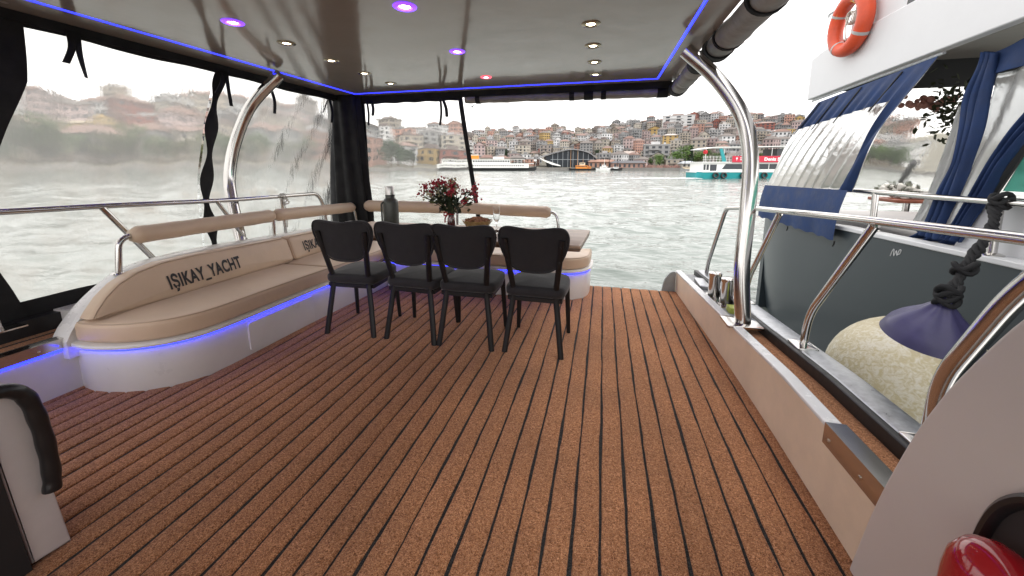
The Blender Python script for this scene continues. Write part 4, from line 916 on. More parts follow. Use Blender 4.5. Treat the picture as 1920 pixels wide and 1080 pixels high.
capm.loft(rings).build('purple_cap', PURP, fe, angle=70)
MB().tube([(.0, .03 * math.cos(a), Lh + .0 + .03 * math.sin(a)) for a in np.linspace(0, 6.28, 16, endpoint=False)], .014, 8, closed=True).build('eye', PURP, fe)
ROPE = mat('black_rope', (.016, .016, .018), .85, vary=(40, .5), bump=(90, .6, .003))
rp0 = U(1880, 378, x=XN + .05)
cen = spline([rp0 + Vector((-.035, 0, -.03)), U(1862, 420, x=XN - .05), U(1843, 455, x=XN - .12), U(1815, 492, x=2.26), U(1800, 520, x=2.2), tip + ax * .03], 14)
e = empty('fender_rope', tuple(rp0), label='thick twisted black rope from the neighbouring rail to the fender', cat='rope')
for s_ in range(3):
    pts = []
    for i, p in enumerate(cen):
        a = i * .55 + s_ * 2.094; rad = .015 * (1.0 + .35 * math.sin(i * .42)); pts.append(p + Vector((math.cos(a), math.sin(a), .3 * math.sin(a))) * rad)
    child(MB().tube(pts, .0155, 8), 'strand', ROPE, e, angle=80)
for c_, r_, n_ in ((rp0 + Vector((-.01, 0, .0)), .042, 3), (tip + ax * .05, .046, 4), (cen[int(len(cen) * .68)], .045, 2)):
    kp = []
    for i in range(18 * n_):
        a = i / 18 * 2 * math.pi; kp.append(c_ + Vector((r_ * math.cos(a) * 1.1, r_ * math.sin(a) * .9, .018 * math.sin(a * 2.3) + (i / 18 - n_ / 2) * .03)))
    child(MB().tube(kp, .016, 8), 'knot', ROPE, e, angle=80)
# ================================================================== water
WL = -1.10
def gxy(px, D):
    d = ray(px, 311.0); h = math.hypot(d[0], d[1]); return Vector((d[0] / h * D, d[1] / h * D))
pxs = list(range(-900, 3300, 25)); azs = [math.atan2(*gxy(p, 1.)) for p in pxs]     # azimuth from +Y towards +X
def az_px(a): return interp(a, azs, pxs)
def water():
    na, nr_ = 600, 760
    az = np.concatenate([np.linspace(R(-78), R(62), 520, endpoint=False), np.linspace(R(62), R(282), 80, endpoint=False)])
    rad = np.concatenate([2.2 * (190 / 2.2) ** (np.arange(700) / 700), 190 * (2600 / 190) ** (np.arange(61) / 60)])
    A_, R_ = np.meshgrid(az, rad, indexing='ij'); X = R_ * np.sin(A_); Y = R_ * np.cos(A_)
    dr = np.maximum(np.gradient(rad)[None, :] + 0 * R_, .5 * R_ * R(140) / 520); Z = np.zeros_like(X); g = np.random.default_rng(3)
    for k in range(56):
        lam = float(np.exp(g.uniform(math.log(.3), math.log(5)))); th = g.normal(1.75, .55); amp = .0055 * lam ** .8
        att = np.clip((lam / dr - 3) / 4, 0, 1)
        ph = 2 * math.pi / lam * (X * math.cos(th) + Y * math.sin(th)) + g.uniform(0, 6.28)
        Z += amp * att * (1 - np.abs(np.sin(ph / 2)) * 1.6)
    Z -= Z.mean()
    V = np.stack([X, Y, Z + WL], -1).reshape(-1, 3); n = nr_ + 1
    f = [(i * n + j, ((i + 1) % na) * n + j, ((i + 1) % na) * n + j + 1, i * n + j + 1) for i in range(na) for j in range(nr_)]
    me = bpy.data.meshes.new('water'); me.from_pydata(V.tolist(), [], f)
    me.polygons.foreach_set('use_smooth', [True] * len(me.polygons))
    m = bpy.data.materials.new('harbour_water'); m.use_nodes = True; t = m.node_tree; b = t.nodes['Principled BSDF']; l = t.links.new
    b.inputs['Base Color'].default_value = (.15, .175, .16, 1); b.inputs['Roughness'].default_value = .06; b.inputs['IOR'].default_value = 1.42
    tcn = nn(t, 'ShaderNodeTexCoord'); prev = None
    for sc, dist, st, stretch in ((1.1, .20, .55, (.42, 1.3, 1)), (3.6, .07, .65, (.42, 1.3, 1)), (12, .012, .5, (.6, 1.1, 1))):
        mpn = nn(t, 'ShaderNodeMapping'); mpn.inputs['Scale'].default_value = stretch; mpn.inputs['Rotation'].default_value = (0, 0, -YAW)
        n1 = nn(t, 'ShaderNodeTexNoise'); n1.inputs['Scale'].default_value = sc; n1.inputs['Detail'].default_value = 3; n1.inputs['Distortion'].default_value = .5
        l(tcn.outputs['Object'], mpn.inputs[0]); l(mpn.outputs[0], n1.inputs['Vector'])
        bp = nn(t, 'ShaderNodeBump'); bp.inputs['Strength'].default_value = st; bp.inputs['Distance'].default_value = dist
        l(n1.outputs[0], bp.inputs['Height'])
        if prev: l(prev.outputs[0], bp.inputs['Normal'])
        prev = bp
    l(prev.outputs[0], b.inputs['Normal'])
    me.materials.append(m); o = bpy.data.objects.new('water', me); COL.objects.link(o); tag(o, kind='structure'); return o
water()
# ================================================================== far shore
sk_px = [-900, -300, 0, 60, 130, 200, 400, 520, 620, 690, 760, 870, 900, 1000, 1060, 1100, 1150, 1200, 1240, 1330, 1400, 1450, 1490, 1560, 1660, 1800, 1920, 2300, 3300]
sk_y = [250, 236, 236, 212, 216, 222, 217, 220, 228, 246, 257, 252, 250, 246, 243, 245, 236, 232, 224, 218, 222, 228, 226, 230, 238, 236, 240, 246, 255]
ds_px = [-900, 0, 600, 800, 950, 1500, 3300]; ds_d = [150, 155, 165, 190, 205, 215, 230]
def shore(px): return interp(px, ds_px, ds_d)
def ridge(px): return interp(px, [-900, 0, 600, 850, 3300], [330, 330, 345, 430, 450])
def zr(px): return U(px, interp(px, sk_px, sk_y) + 9, D=ridge(px)).z
QZ = WL + 1.3
def terr(px, D):
    a, b = shore(px) + 6, ridge(px)
    if D <= a: return QZ
    t = (D - a) / (b - a); H_ = zr(px) - QZ
    if t <= 1: return QZ + H_ * (t ** 1.15) * (1.0)
    return QZ + H_ * (1 - .25 * (t - 1))
cols = list(range(-880, 3290, 30)); NR = 34
vs_ = []; fs_ = []
for i, p in enumerate(cols):
    for j in range(NR + 1):
        D = shore(p) + (ridge(p) * 1.7 - shore(p)) * (j / NR); q = gxy(p, D); vs_.append((q.x, q.y, terr(p, D) + (random.uniform(-.8, .8) if j > 2 else 0)))
for i in range(len(cols) - 1):
    for j in range(NR): a = i * (NR + 1) + j; fs_.append((a, a + NR + 1, a + NR + 2, a + 1))
tag(MB().add(vs_, fs_).build('hillside', mat('hillside_ground', (.16, .15, .12), .9, vary=(.04, .5), bump=(.3, .6, .5)), angle=180), kind='structure')
qv = [[(gxy(p, shore(p) - .5).x, gxy(p, shore(p) - .5).y, WL - .5), (gxy(p, shore(p) - .5).x, gxy(p, shore(p) - .5).y, QZ + .05), (gxy(p, shore(p) + 7).x, gxy(p, shore(p) + 7).y, QZ + .05), (gxy(p, shore(p) + 7).x, gxy(p, shore(p) + 7).y, WL - .5)] for p in cols]
tag(MB().loft(qv).build('quay', mat('quay_concrete', (.20, .19, .18), .85, vary=(.3, .3))), kind='structure')
# ---- house kinds
WALLM = mat('house_wall', (.5, .5, .5), .85, vary=(.25, .18), objcol=True); ROOFM = mat('house_roof', (.3, .3, .3), .85, vary=(.4, .3), objcol=True)
WINM = mat('house_window', (.035, .04, .048), .18)
def house_proto(storeys, roof, w=10., d=9.):
    h = storeys * 2.9 + .4; wall = MB(); win = MB(); rf_ = MB()
    wall.box(-w / 2, w / 2, -d / 2, d / 2, -14, h)
    nb_ = 3 + (storeys % 2)
    for s in range(storeys):
        z = .9 + s * 2.9
        for k in range(nb_):
            x = -w / 2 + w * (k + .5) / nb_
            win.box(x - .62, x + .62, -d / 2 - .05, -d / 2 + .1, z, z + 1.55)
        for k in range(3):
            y = -d / 2 + d * (k + .5) / 3
            for sx in (-1, 1): win.box(sx * w / 2 - .05, sx * w / 2 + .05, y - .5, y + .5, z, z + 1.5)
        if roof == 'flat' and s: wall.box(-w * .30, w * .12, -d / 2 - 1.1, -d / 2 - .06, s * 2.9, s * 2.9 + .95)
        wall.box(-w / 2 - .12, w / 2 + .12, -d / 2 - .04, d / 2 + .12, s * 2.9 + 2.72, s * 2.9 + 2.92)
    o_ = .55
    if roof == 'flat':
        rf_.box(-w / 2 - .2, w / 2 + .2, -d / 2 - .2, d / 2 + .2, h, h + .35); rf_.box(-w * .2, w * .15, -d * .1, d * .3, h + .35, h + 2.2); rf_.box(w * .28, w * .36, -d * .2, -d * .1, h + .35, h + 1.5)
    elif roof == 'hip':
        rf_.add([(-w / 2 - o_, -d / 2 - o_, h), (w / 2 + o_, -d / 2 - o_, h), (w / 2 + o_, d / 2 + o_, h), (-w / 2 - o_, d / 2 + o_, h), (-w * .2, 0, h + 2.4), (w * .2, 0, h + 2.4)], [(0, 1, 5, 4), (1, 2, 5), (2, 3, 4, 5), (3, 0, 4), (3, 2, 1, 0)]); rf_.box(w * .25, w * .32, 0, .8, h + .4, h + 2.8)
    else:
        rf_.add([(-w / 2 - o_, -d / 2 - o_, h - .2), (w / 2 + o_, -d / 2 - o_, h - .2), (w / 2 + o_, d / 2 + o_, h - .2), (-w / 2 - o_, d / 2 + o_, h - .2), (0, -d / 2 - o_, h + 3), (0, d / 2 + o_, h + 3)], [(0, 4, 5, 3), (1, 2, 5, 4), (0, 3, 2, 1), (2, 3, 5)])
        wall.add([(-w / 2, -d / 2 - .01, h - .25), (w / 2, -d / 2 - .01, h - .25), (0, -d / 2 - .01, h + 2.7)], [(0, 1, 2)])
    r = wall.build('hillside_house', WALLM, smooth=False); rr2 = rf_.build('roof', ROOFM, r, smooth=False); ww = win.build('windows', WINM, r, smooth=False); ww['kind'] = 'stuff'
    return r
PROTO = {(s, rf2): house_proto(s, rf2) for s in (2, 3, 4, 5) for rf2 in ('flat', 'hip', 'gable')}
USED = set()
NUMW = {2: 'two-storey', 3: 'three-storey', 4: 'four-storey', 5: 'five-storey'}
def house(px, D, s, kind, wc, rc, sc=(1, 1, 1), rz=0., label=None, z=None):
    key = (s, kind); p = PROTO[key]
    if key in USED: o = copy_tree(p)
    else: o = p; USED.add(key)
    q = gxy(px, D); o.location = (q.x, q.y, terr(px, D) if z is None else z)
    o.rotation_euler = (0, 0, -math.atan2(q.x, q.y) + rz); o.scale = sc; o.color = (*wc, 1)
    for c_ in o.children:
        if c_.name.startswith('roof'): c_.color = (*rc, 1)
    tag(o, label, 'house', 'houses on the far hillside'); return o
WC = {'cream': (.40, .37, .32), 'grey': (.27, .27, .27), 'salmon': (.42, .25, .20), 'ochre': (.44, .31, .13), 'brick red': (.26, .10, .08), 'white': (.55, .55, .55), 'taupe': (.25, .22, .20), 'pale pink': (.42, .33, .32), 'beige': (.36, .32, .27)}
RC = {'flat': [(.22, .22, .22), (.34, .33, .33), (.18, .15, .14)], 'hip': [(.19, .12, .10), (.22, .15, .13), (.16, .14, .13)], 'gable': [(.20, .12, .10), (.17, .15, .145), (.24, .17, .15)]}
RN = {'flat': 'flat-roofed', 'hip': 'hip-roofed', 'gable': 'gabled'}
def ordn(n):
    return f"{n}{'th' if 10 <= n % 100 <= 20 else {1: 'st', 2: 'nd', 3: 'rd'}.get(n % 10, 'th')}"
def solveD(px, py):      # distance at which the slope is seen at photo row py
    for D in np.arange(shore(px) + 8, ridge(px), 1.5):
        p = U(px, py, D=D)
        if terr(px, D) >= p.z: return D
    return ridge(px)
# landmarks one can pick out on the slope: px, base row, width px, height px, storeys, kind, colours, label
marks = [(1225, 254, 24, 15, 2, 'gable', 'ochre', (.34, .2, .12), 'bright ochre gabled house high on the slope left of long white block'),
         (1266, 240, 54, 22, 4, 'flat', 'white', (.36, .3, .28), 'long white block with rows of dark windows on the ridge'),
         (1253, 274, 26, 22, 4, 'hip', 'ochre', (.4, .36, .34), 'ochre and cream apartment block halfway up behind the trees'),
         (1281, 274, 18, 24, 5, 'flat', 'beige', (.3, .28, .26), 'beige balconied apartment block right of the ochre block'),
         (1325, 262, 32, 14, 3, 'flat', 'salmon', (.4, .3, .26), 'wide salmon house on the slope left of the arch'),
         (1352, 258, 18, 24, 5, 'flat', 'white', (.5, .48, .46), 'tall white apartment block just left of arch'),
         (1372, 240, 22, 22, 4, 'hip', 'ochre', (.36, .3, .26), 'tall ochre block on the ridge touching the arch'),
         (1427, 256, 28, 26, 5, 'hip', 'brick red', (.28, .2, .18), 'reddish balconied block just right of the arch'),
         (1452, 262, 26, 18, 4, 'hip', 'pale pink', (.5, .4, .38), 'pale pink block right of reddish block'),
         (1017, 291, 15, 12, 2, 'flat', 'brick red', (.34, .2, .16), 'small brick red house behind the curved glass building'),
         (1032, 290, 12, 11, 3, 'flat', 'ochre', (.4, .3, .2), 'small ochre house beside the red house above glass building'),
         (906, 280, 26, 14, 3, 'hip', 'brick red', (.30, .16, .12), 'dark pink house low on the slope above passenger ship'),
         (931, 268, 14, 12, 3, 'hip', 'ochre', (.4, .3, .2), 'small ochre house halfway up above the passenger ship'),
         (992, 262, 24, 12, 3, 'flat', 'salmon', (.45, .25, .18), 'salmon house halfway up above the glass building'),
         (1228, 300, 44, 28, 3, 'flat', 'grey', (.5, .5, .5), 'modern grey waterfront block with white end wall behind trees'),
         (1176, 302, 40, 18, 2, 'hip', 'white', (.36, .3, .27), 'long low white waterfront building left of the green trees'),
         (885, 292, 40, 16, 2, 'gable', 'white', (.5, .36, .22), 'white gabled hall with brown roof edge behind the ship'),
         (40, 284, 70, 46, 5, 'flat', 'white', (.45, .44, .43), 'big white block with dark windows at far left seen through curtain'),
         (128, 280, 62, 40, 5, 'hip', 'salmon', (.36, .22, .18), 'big salmon block seen through the left curtain'),
         (205, 268, 44, 34, 4, 'hip', 'ochre', (.36, .3, .22), 'ochre block seen through left curtain above the trees'),
         (250, 272, 26, 44, 5, 'gable', 'ochre', (.4, .3, .2), 'narrow ochre tower house seen through left curtain'),
         (1698, 284, 66, 34, 5, 'hip', 'salmon', (.36, .22, .18), 'salmon block seen through the cockpit of the neighbouring boat'),
         (1752, 280, 60, 40, 5, 'flat', 'white', (.5, .5, .5), 'white balconied block seen through the neighbouring cockpit right of salmon block')]
taken = []
for px, py, wpx, hpx, s, kind, wc, rc, lab in marks:
    D = solveD(px, py); wd = (ray(px, 311) @ _f); k_ = D / math.hypot(*ray(px, 311)[:2]) / F_PX    # metres per pixel
    H0 = s * 2.9 + .4 + (2.5 if kind != 'flat' else .5)
    house(px, D, s, kind, WC[wc], rc, (wpx * k_ / 10, wpx * k_ / 11 if wpx < 45 else .9, hpx * k_ / H0), random.uniform(-.15, .15), lab); taken.append((px, D, wpx * k_))
names = list(WC); wts = [5, 6, 1.8, .8, .7, 6, 4, 2.6, 4]
count = 0
rown = ['first', 'second', 'third', 'fourth', 'fifth', 'sixth', 'seventh', 'eighth', 'ninth', 'tenth', 'topmost']
cands = []
for row in range(11):
    px = 0.; n = 0
    fr = row / 10
    while px < 1860:
        D = shore(px) + 14 + (ridge(px) - shore(px) - 14) * fr + random.uniform(-7, 7)
        dense = 860 < px < 1500
        k_ = D / math.hypot(*ray(px, 311)[:2]) / F_PX
        sc = random.uniform(.55, .86) if dense else random.uniform(1.4, 2.0)
        step = 10 * sc / k_ * random.uniform(.92, 1.10)
        vis = dense or (px < 660 and row in (1, 4, 7, 10)) or ((1640 < px < 1800 or 690 < px <= 860) and row in (1, 4, 7, 10))
        if vis and not any(abs(px - a) * k_ < (w / 2 + 4) and -14 < D - b < 10 for a, b, w in taken) and not (row == 0 and (px < 905 or 1000 < px < 1120)):
            n += 1; cands.append((row, n, px, D, sc))
        px += step
cands.sort(key=lambda c_: -c_[4] / c_[3])
NOBJ = 300 - len(marks)
far_v = []; far_f = []; far_c = []; far_m = []
def add_far(px, D, key, wc, rc, sc, rz):
    """a house past the limit goes into the one mesh of the remaining far houses"""
    q = gxy(px, D); M = Matrix.Translation((q.x, q.y, terr(px, D))) @ Matrix.Rotation(-math.atan2(q.x, q.y) + rz, 4, 'Z') @ Matrix.Diagonal((*sc, 1))
    p = PROTO[key]
    for ob, col, mi in [(p, wc, 0)] + [(c_, rc if c_.name.startswith('roof') else (1, 1, 1), 1 if c_.name.startswith('roof') else 2) for c_ in p.children]:
        k0 = len(far_v); far_v.extend(tuple(M @ v.co) for v in ob.data.vertices)
        for f in ob.data.polygons: far_f.append(tuple(i + k0 for i in f.vertices)); far_c.append((*col, 1)); far_m.append(mi)
for ci, (row, n, px, D, sc) in enumerate(cands):
    s = random.choice((2, 3, 3, 4, 4, 5)) if row > 1 else random.choice((2, 2, 3))
    kind = random.choice(('flat', 'flat', 'hip', 'hip', 'gable')); cn_ = random.choices(names, wts)[0]; v = random.uniform(.75, 1.12)
    wcol = tuple(c_ * v for c_ in WC[cn_]); rcol = random.choice(RC[kind]); scl = (sc, sc * random.uniform(.8, 1.1), random.uniform(.56, .78) * (1 if 860 < px < 1500 else 1.8)); rz_ = random.gauss(0, .3)
    if ci < NOBJ: house(px, D, s, kind, wcol, rcol, scl, rz_, f"{cn_} {NUMW[s]} {RN[kind]} house, {ordn(n)} from left in the {rown[row]} row up the hill")
    else: add_far(px, D, (s, kind), wcol, rcol, scl, rz_)
if far_v:
    me = bpy.data.meshes.new('distant_houses'); me.from_pydata(far_v, [], far_f)
    at_ = me.attributes.new('tone', 'FLOAT_COLOR', 'FACE'); at_.data.foreach_set('color', [x for c_ in far_c for x in c_])
    for nm, base_ in (('far_wall', None), ('far_roof', None)):
        m_ = mat(nm, (.5, .5, .5), .85); an = m_.node_tree.nodes.new('ShaderNodeAttribute'); an.attribute_name = 'tone'
        m_.node_tree.links.new(an.outputs['Color'], m_.node_tree.nodes['Principled BSDF'].inputs['Base Color']); me.materials.append(m_)
    me.materials.append(WINM); me.polygons.foreach_set('material_index', far_m)
    o = bpy.data.objects.new('distant_houses', me); COL.objects.link(o); tag(o, 'mass of small far houses filling the upper hillside', 'houses', kind='stuff')
for k_, o in PROTO.items():
    if k_ not in USED:
        for c_ in list(o.children): bpy.data.objects.remove(c_)
        bpy.data.objects.remove(o)
# ---- trees
def tree_proto(seed, h=9., r=4., conic=False):
    g = np.random.default_rng(seed); tr = MB(); cr = MB()
    tr.tube([(0, 0, -1), (.1, 0, h * .25), (.0, .1, h * .55), (.1, .1, h * .9)], [.32, .26, .17, .04], 7)
    for k in range(6):
        a = g.uniform(0, 6.28); z0 = h * g.uniform(.25, .5); tr.tube([(0, 0, z0), (math.cos(a) * r * .35, math.sin(a) * r * .35, z0 + h * .15), (math.cos(a) * r * .65, math.sin(a) * r * .65, z0 + h * .24)], [.13, .09, .03], 5)
    cl = [(g.normal(0, .40) * r, g.normal(0, .40) * r, h * g.uniform(.32, .92)) for _ in range(26)]
    for c_ in cl:
        lim = 1 - abs(c_[2] / h - .58) * 1.1
        for k in range(46):
            if conic:
                zz = g.uniform(.12, 1) * h; q = r * .55 * (1 - zz / h) + .15; a = g.uniform(0, 6.28); p = Vector((q * math.cos(a), q * math.sin(a), zz))
            else: p = Vector((c_[0] * lim, c_[1] * lim, c_[2])) + Vector(g.normal(0, .15 * r, 3))
            n_ = Vector(g.normal(0, 1, 3)).normalized(); u_ = n_.orthogonal().normalized(); w_ = n_.cross(u_); s_ = g.uniform(.18, .42)
            cr.add([p - u_ * s_, p + w_ * s_ * .6, p + u_ * s_, p - w_ * s_ * .6], [(0, 1, 2, 3)])
    o = empty('shore_tree'); tr.build('trunk', mat('tree_bark', (.09, .065, .045), .9), o); cr.build('crown', mat('tree_foliage', (.08, .12, .035), .7, vary=(.6, .5), objcol=True), o, smooth=False); return o
TP = [tree_proto(1), tree_proto(2, 8, 4.6), tree_proto(3, 11, 4.2), tree_proto(4, 9, 3, True)]; tused = set()
GREENS = {'fresh green': (.10, .17, .04), 'dark green': (.035, .065, .03), 'mid green': (.07, .12, .035), 'olive': (.10, .11, .05)}
def tree(px, D, k, sc, gname, label, grp='trees along the far shore'):
    o = copy_tree(TP[k]) if k in tused else TP[k]; tused.add(k)
    q = gxy(px, D); o.location = (q.x, q.y, terr(px, D)); o.rotation_euler = (0, 0, random.uniform(0, 6.28)); o.scale = (sc, sc, sc * random.uniform(.85, 1.1))
    for c_ in o.children: c_.color = (*GREENS[gname], 1)
    tag(o, label, 'tree', grp)
specT = [(1219, 0, .62, 'mid green', 'small green tree before the modern grey block'), (1236, 1, .80, 'fresh green', 'fresh green tree before the white end wall'), (1268, 1, 1.05, 'fresh green', 'broad fresh green tree left of the dark conifer'),
         (1283, 2, 1.05, 'fresh green', 'tall fresh green tree behind the dark conifer'), (1294, 3, 1.15, 'dark green', 'dark conifer among the green shore trees'), (1308, 1, .95, 'fresh green', 'green tree just left of the shuttle ferry stern'), (1322, 0, 1.0, 'mid green', 'green tree behind the shuttle ferry stern'),
         (915, 1, .5, 'mid green', 'round green tree left one of two above the ship'), (938, 1, .55, 'mid green', 'round green tree right one of two above the ship'), (949, 3, .9, 'dark green', 'slim dark cypress above the right end of the ship'),
         (1345, 1, .9, 'mid green', 'green tree above the ferry roof left of arch'), (1425, 1, .9, 'mid green', 'green tree above the ferry roof right of arch'), (1450, 0, .9, 'olive', 'olive tree above the ferry banner'), (1472, 2, .8, 'mid green', 'green tree above the right part of the ferry banner'),
         (702, 2, 1.35, 'dark green', 'big dark tree seen through the stern curtain beside the column'), (722, 1, 1.5, 'dark green', 'broad dark tree seen through stern curtain above the thermos'), (745, 0, 1.2, 'dark green', 'dark tree seen through stern curtain right of the broad one')]
for px, k, sc, gn, lab in specT: tree(px, shore(px) + 9 + (20 if px < 960 and px > 880 else 0), k, sc, gn, lab)
for i, px in enumerate(range(10, 640, 36)):
    tree(px + random.uniform(-8, 8), shore(px) + 8 + random.uniform(0, 9), random.choice((0, 1, 2)), random.uniform(.95, 1.4), random.choice(('dark green', 'mid green', 'olive')), f'blurred shore tree seen through left side curtains, {ordn(i + 1)} from left')
for i, px in enumerate(range(1645, 1800, 19)):
    tree(px + random.uniform(-4, 4), shore(px) + 8, random.choice((0, 1, 2)), random.uniform(.95, 1.3), random.choice(('mid green', 'fresh green')), f'shore tree seen through the neighbouring cockpit, {ordn(i + 1)} from left')
for i, px in enumerate(sorted(random.uniform(880, 1500) for _ in range(26))):
    D = random.uniform(shore(px) + 40, ridge(px) - 5)
    tree(px, D, random.choice((0, 1, 2, 3)), random.uniform(.45, .75), random.choice(('dark green', 'mid green')), f'small green tree between hillside houses, {ordn(i + 1)} from left', 'small trees between hillside houses')
# ---- waterfront: a frame for things seen broadside at a pixel
def broad(px, py, depth_z=WL):
    p = U(px, py, z=depth_z); return p
def on_water(px, D): q = gxy(px, D); return Vector((q.x, q.y, WL)), -math.atan2(q.x, q.y)
def mpp(px, D): return D / math.hypot(*ray(px, 311)[:2]) / F_PX
BWH = mat('ship_white', (.78, .78, .76), .45, vary=(.5, .05)); BBL = mat('ship_black', (.015, .015, .017), .5); BOR = mat('ship_orange', (.62, .22, .03), .5); BTE = mat('ferry_teal', (.02, .27, .29), .4); BRD = mat('ferry_banner_red', (.50, .02, .05), .45)
# passenger ship
D = 188; c_, rz = on_water(912, D); k_ = mpp(912, D); rz = -YAW * -1
sh = empty('passenger_ship', tuple(c_), YAW, 'long white passenger ship with black hull moored at the far shore', 'ship')
def px2m(px): return (px - 912) * k_
Ls, Rs_ = px2m(800), px2m(1006)
def hullring(x, b, z0, z1): return [(x, -b, z1), (x, -b * .8, z0), (x, b * .8, z0), (x, b, z1)]
MB().loft([hullring(Ls, 2.2, -.5, 1.6), hullring(Ls + 4, 3.6, -.5, 1.4), hullring(Rs_ - 8, 3.6, -.5, 1.4), hullring(Rs_ - 2, 2., -.5, 1.7), hullring(Rs_, .2, .6, 2.1)]).build('hull', BBL, sh, smooth=False)
MB().box(Ls + .5, Rs_ - 4, -3.3, 3.3, 1.4, 3.3).build('lower_deck', BWH, sh, smooth=False)
MB().box(Ls + 2, Rs_ - 1.5, -3.45, 3.45, 3.3, 3.55).build('deck_edge', BWH, sh, smooth=False)
MB().box(Ls + 3, Rs_ - 13, -3., 3., 3.55, 5.4).build('upper_deck', BWH, sh, smooth=False)
MB().box(Ls + 2.5, Rs_ - 6, -3.3, 3.3, 5.4, 5.6).build('roof', mat('ship_roof', (.62, .6, .56), .6), sh, smooth=False)
wn = MB(); x = Ls + 2
while x < Rs_ - 6:
    wn.box(x, x + .5, -3.36, -3.2, 2.1, 2.75); x += 1.05
x = Ls + 4
while x < Rs_ - 14: wn.box(x, x + .75, -3.06, -2.9, 4.05, 4.9); x += 1.2
tag(wn.build('windows', WINM, sh, smooth=False), kind='stuff')
MB().box(px2m(884), px2m(898), -1.4, 1.4, 5.6, 7.4).build('funnel_house', BOR, sh, smooth=False)
MB().box(px2m(884), px2m(897), -1.0, 1.0, 7.4, 7.7).build('funnel_cap', BWH, sh, smooth=False)
MB().box(px2m(925), px2m(945), -2, 2, 5.6, 6.7).build('wheelhouse', BWH, sh, smooth=False)
ps_ = MB(); x = Rs_ - 12.5
while x < Rs_ - 6: ps_.tube([(x, -3.2, 3.55), (x, -3.2, 5.4)], .06, 5); x += 1.6
ps_.tube([(px2m(1004), 0, 2.), (px2m(1006), 0, 5.6)], .05, 5).box(px2m(1001), px2m(1006), -.02, .02, 4.6, 5.4)
ps_.build('deck_posts', BWH, sh, smooth=False)
# curved glass building
D = 212; q = gxy(1060, D); k_ = mpp(1060, D)
gb = empty('curved_glass_building', (q.x, q.y, QZ), YAW, 'dark glass building with white curved roof on the far quay', 'building')
def gx(px): return (px - 1060) * k_
arcp = [(gx(1008), 4.6), (gx(1030), 7.2), (gx(1060), 9.3), (gx(1080), 9.5), (gx(1102), 8.0), (gx(1118), 4.8)]
asp = [(p.x, p.y) for p in spline([(a, b, 0) for a, b in arcp], 6)]
MB().prism([(gx(1030), 0)] + [(a, b - .25) for a, b in asp if a > gx(1022)] + [(gx(1116), 0)], lambda u, v, w: (u, w, v), 0, 12).build('glass_front', mat('dark_curtain_glass', (.02, .024, .03), .35, spec=.25), gb, smooth=False)
MB().loft([[(a, -.9, b), (a, -.9, b + .55), (a, 13, b + .55), (a, 13, b)] for a, b in asp]).build('roof', mat('roof_silver', (.20, .20, .21), .4), gb)
for k in range(9):
    x = gx(1036) + k * (gx(1112) - gx(1036)) / 8; zt_ = interp(x, [a for a, b in asp], [b for a, b in asp]) - .3
    MB().box(x - .09, x + .09, -.12, -.01, 0, zt_).build('mullion', mat('mullion_grey', (.3, .32, .34), .4), gb, smooth=False)
MB().box(gx(1032), gx(1114), -.1, -.012, 4.4, 4.6).build('transom_bar', mat('mullion_grey'), gb, smooth=False)
MB().loft([[(gx(a), -1.5 - d, z), (gx(a), -1.5 - d, z + t), (gx(a) + .3, -.2, z + t), (gx(a) + .3, -.2, z)] for a, z, t, d in ((1012, 4.9, .4, 0), (1022, 3.2, .9, .5), (1035, 1.6, 1.2, 1), (1050, .8, .5, 1))]).build('white_canopy', BWH, gb)
# working boats at the quay
def boat(px, D, L_, label, cols, cabin, masts=(), hullc=BBL, name='moored_boat'):
    c_, _ = on_water(px, D); e = empty(name, tuple(c_), YAW, label, 'boat', 'boats moored at the far quay')
    MB().loft([hullring(-L_ / 2, .9, -.4, 1.2), hullring(-L_ / 2 + 1.5, 1.7, -.4, .95), hullring(L_ / 2 - 3, 1.7, -.4, .95), hullring(L_ / 2, .15, .2, 1.5)]).build('hull', hullc, e, smooth=False)
    for k, (x0, x1, z0, z1, m) in enumerate(cabin):
        cbn = MB().box(x0, x1, -1.2 + .1 * k, 1.2 - .1 * k, z0, z1).build('cabin', m, e, smooth=False)
        w_ = MB(); x = x0 + .25
        while x < x1 - .5: w_.box(x, x + .45, -1.2 + .1 * k - .03, -1.1 + .1 * k, z0 + (z1 - z0) * .45, z0 + (z1 - z0) * .85); x += .7
        if w_.v: tag(w_.build('windows', WINM, cbn, smooth=False), kind='stuff')
    for x, h in masts: MB().tube([(x, 0, .8), (x, 0, h)], [.12, .06], 6).build('mast', cols, e)
    return e
OW = mat('varnished_mast', (.45, .22, .08), .5)
boat(1092, 202, 14, 'black hulled work boat with orange cabin and two tall masts', OW, [(-3.5, 2.5, .95, 2.6, BOR), (-1.5, 1.2, 2.6, 4.0, mat('cabin_cream', (.6, .5, .36), .6)), (3, 4.5, .95, 2.2, BOR)], [(-6.2, 10.5), (-2.6, 10.8), (.3, 6.)])
boat(1133, 203, 8.5, 'small white motor yacht right of the masted boat', BWH, [(-2, 1.6, .95, 2.0, BWH), (-1, .6, 2.0, 2.9, BWH)], [(0, 6.5)], BWH)
boat(1156, 204, 6, 'small dark hulled launch moored right of white yacht', BWH, [(-1.5, .8, .95, 1.8, BWH)], [])
boat(1290, 207, 7, 'low grey launch at the quay before the green trees', BWH, [(-2, 1, .95, 1.9, mat('cabin_cream'))], [], mat('hull_grey', (.3, .3, .3), .5))
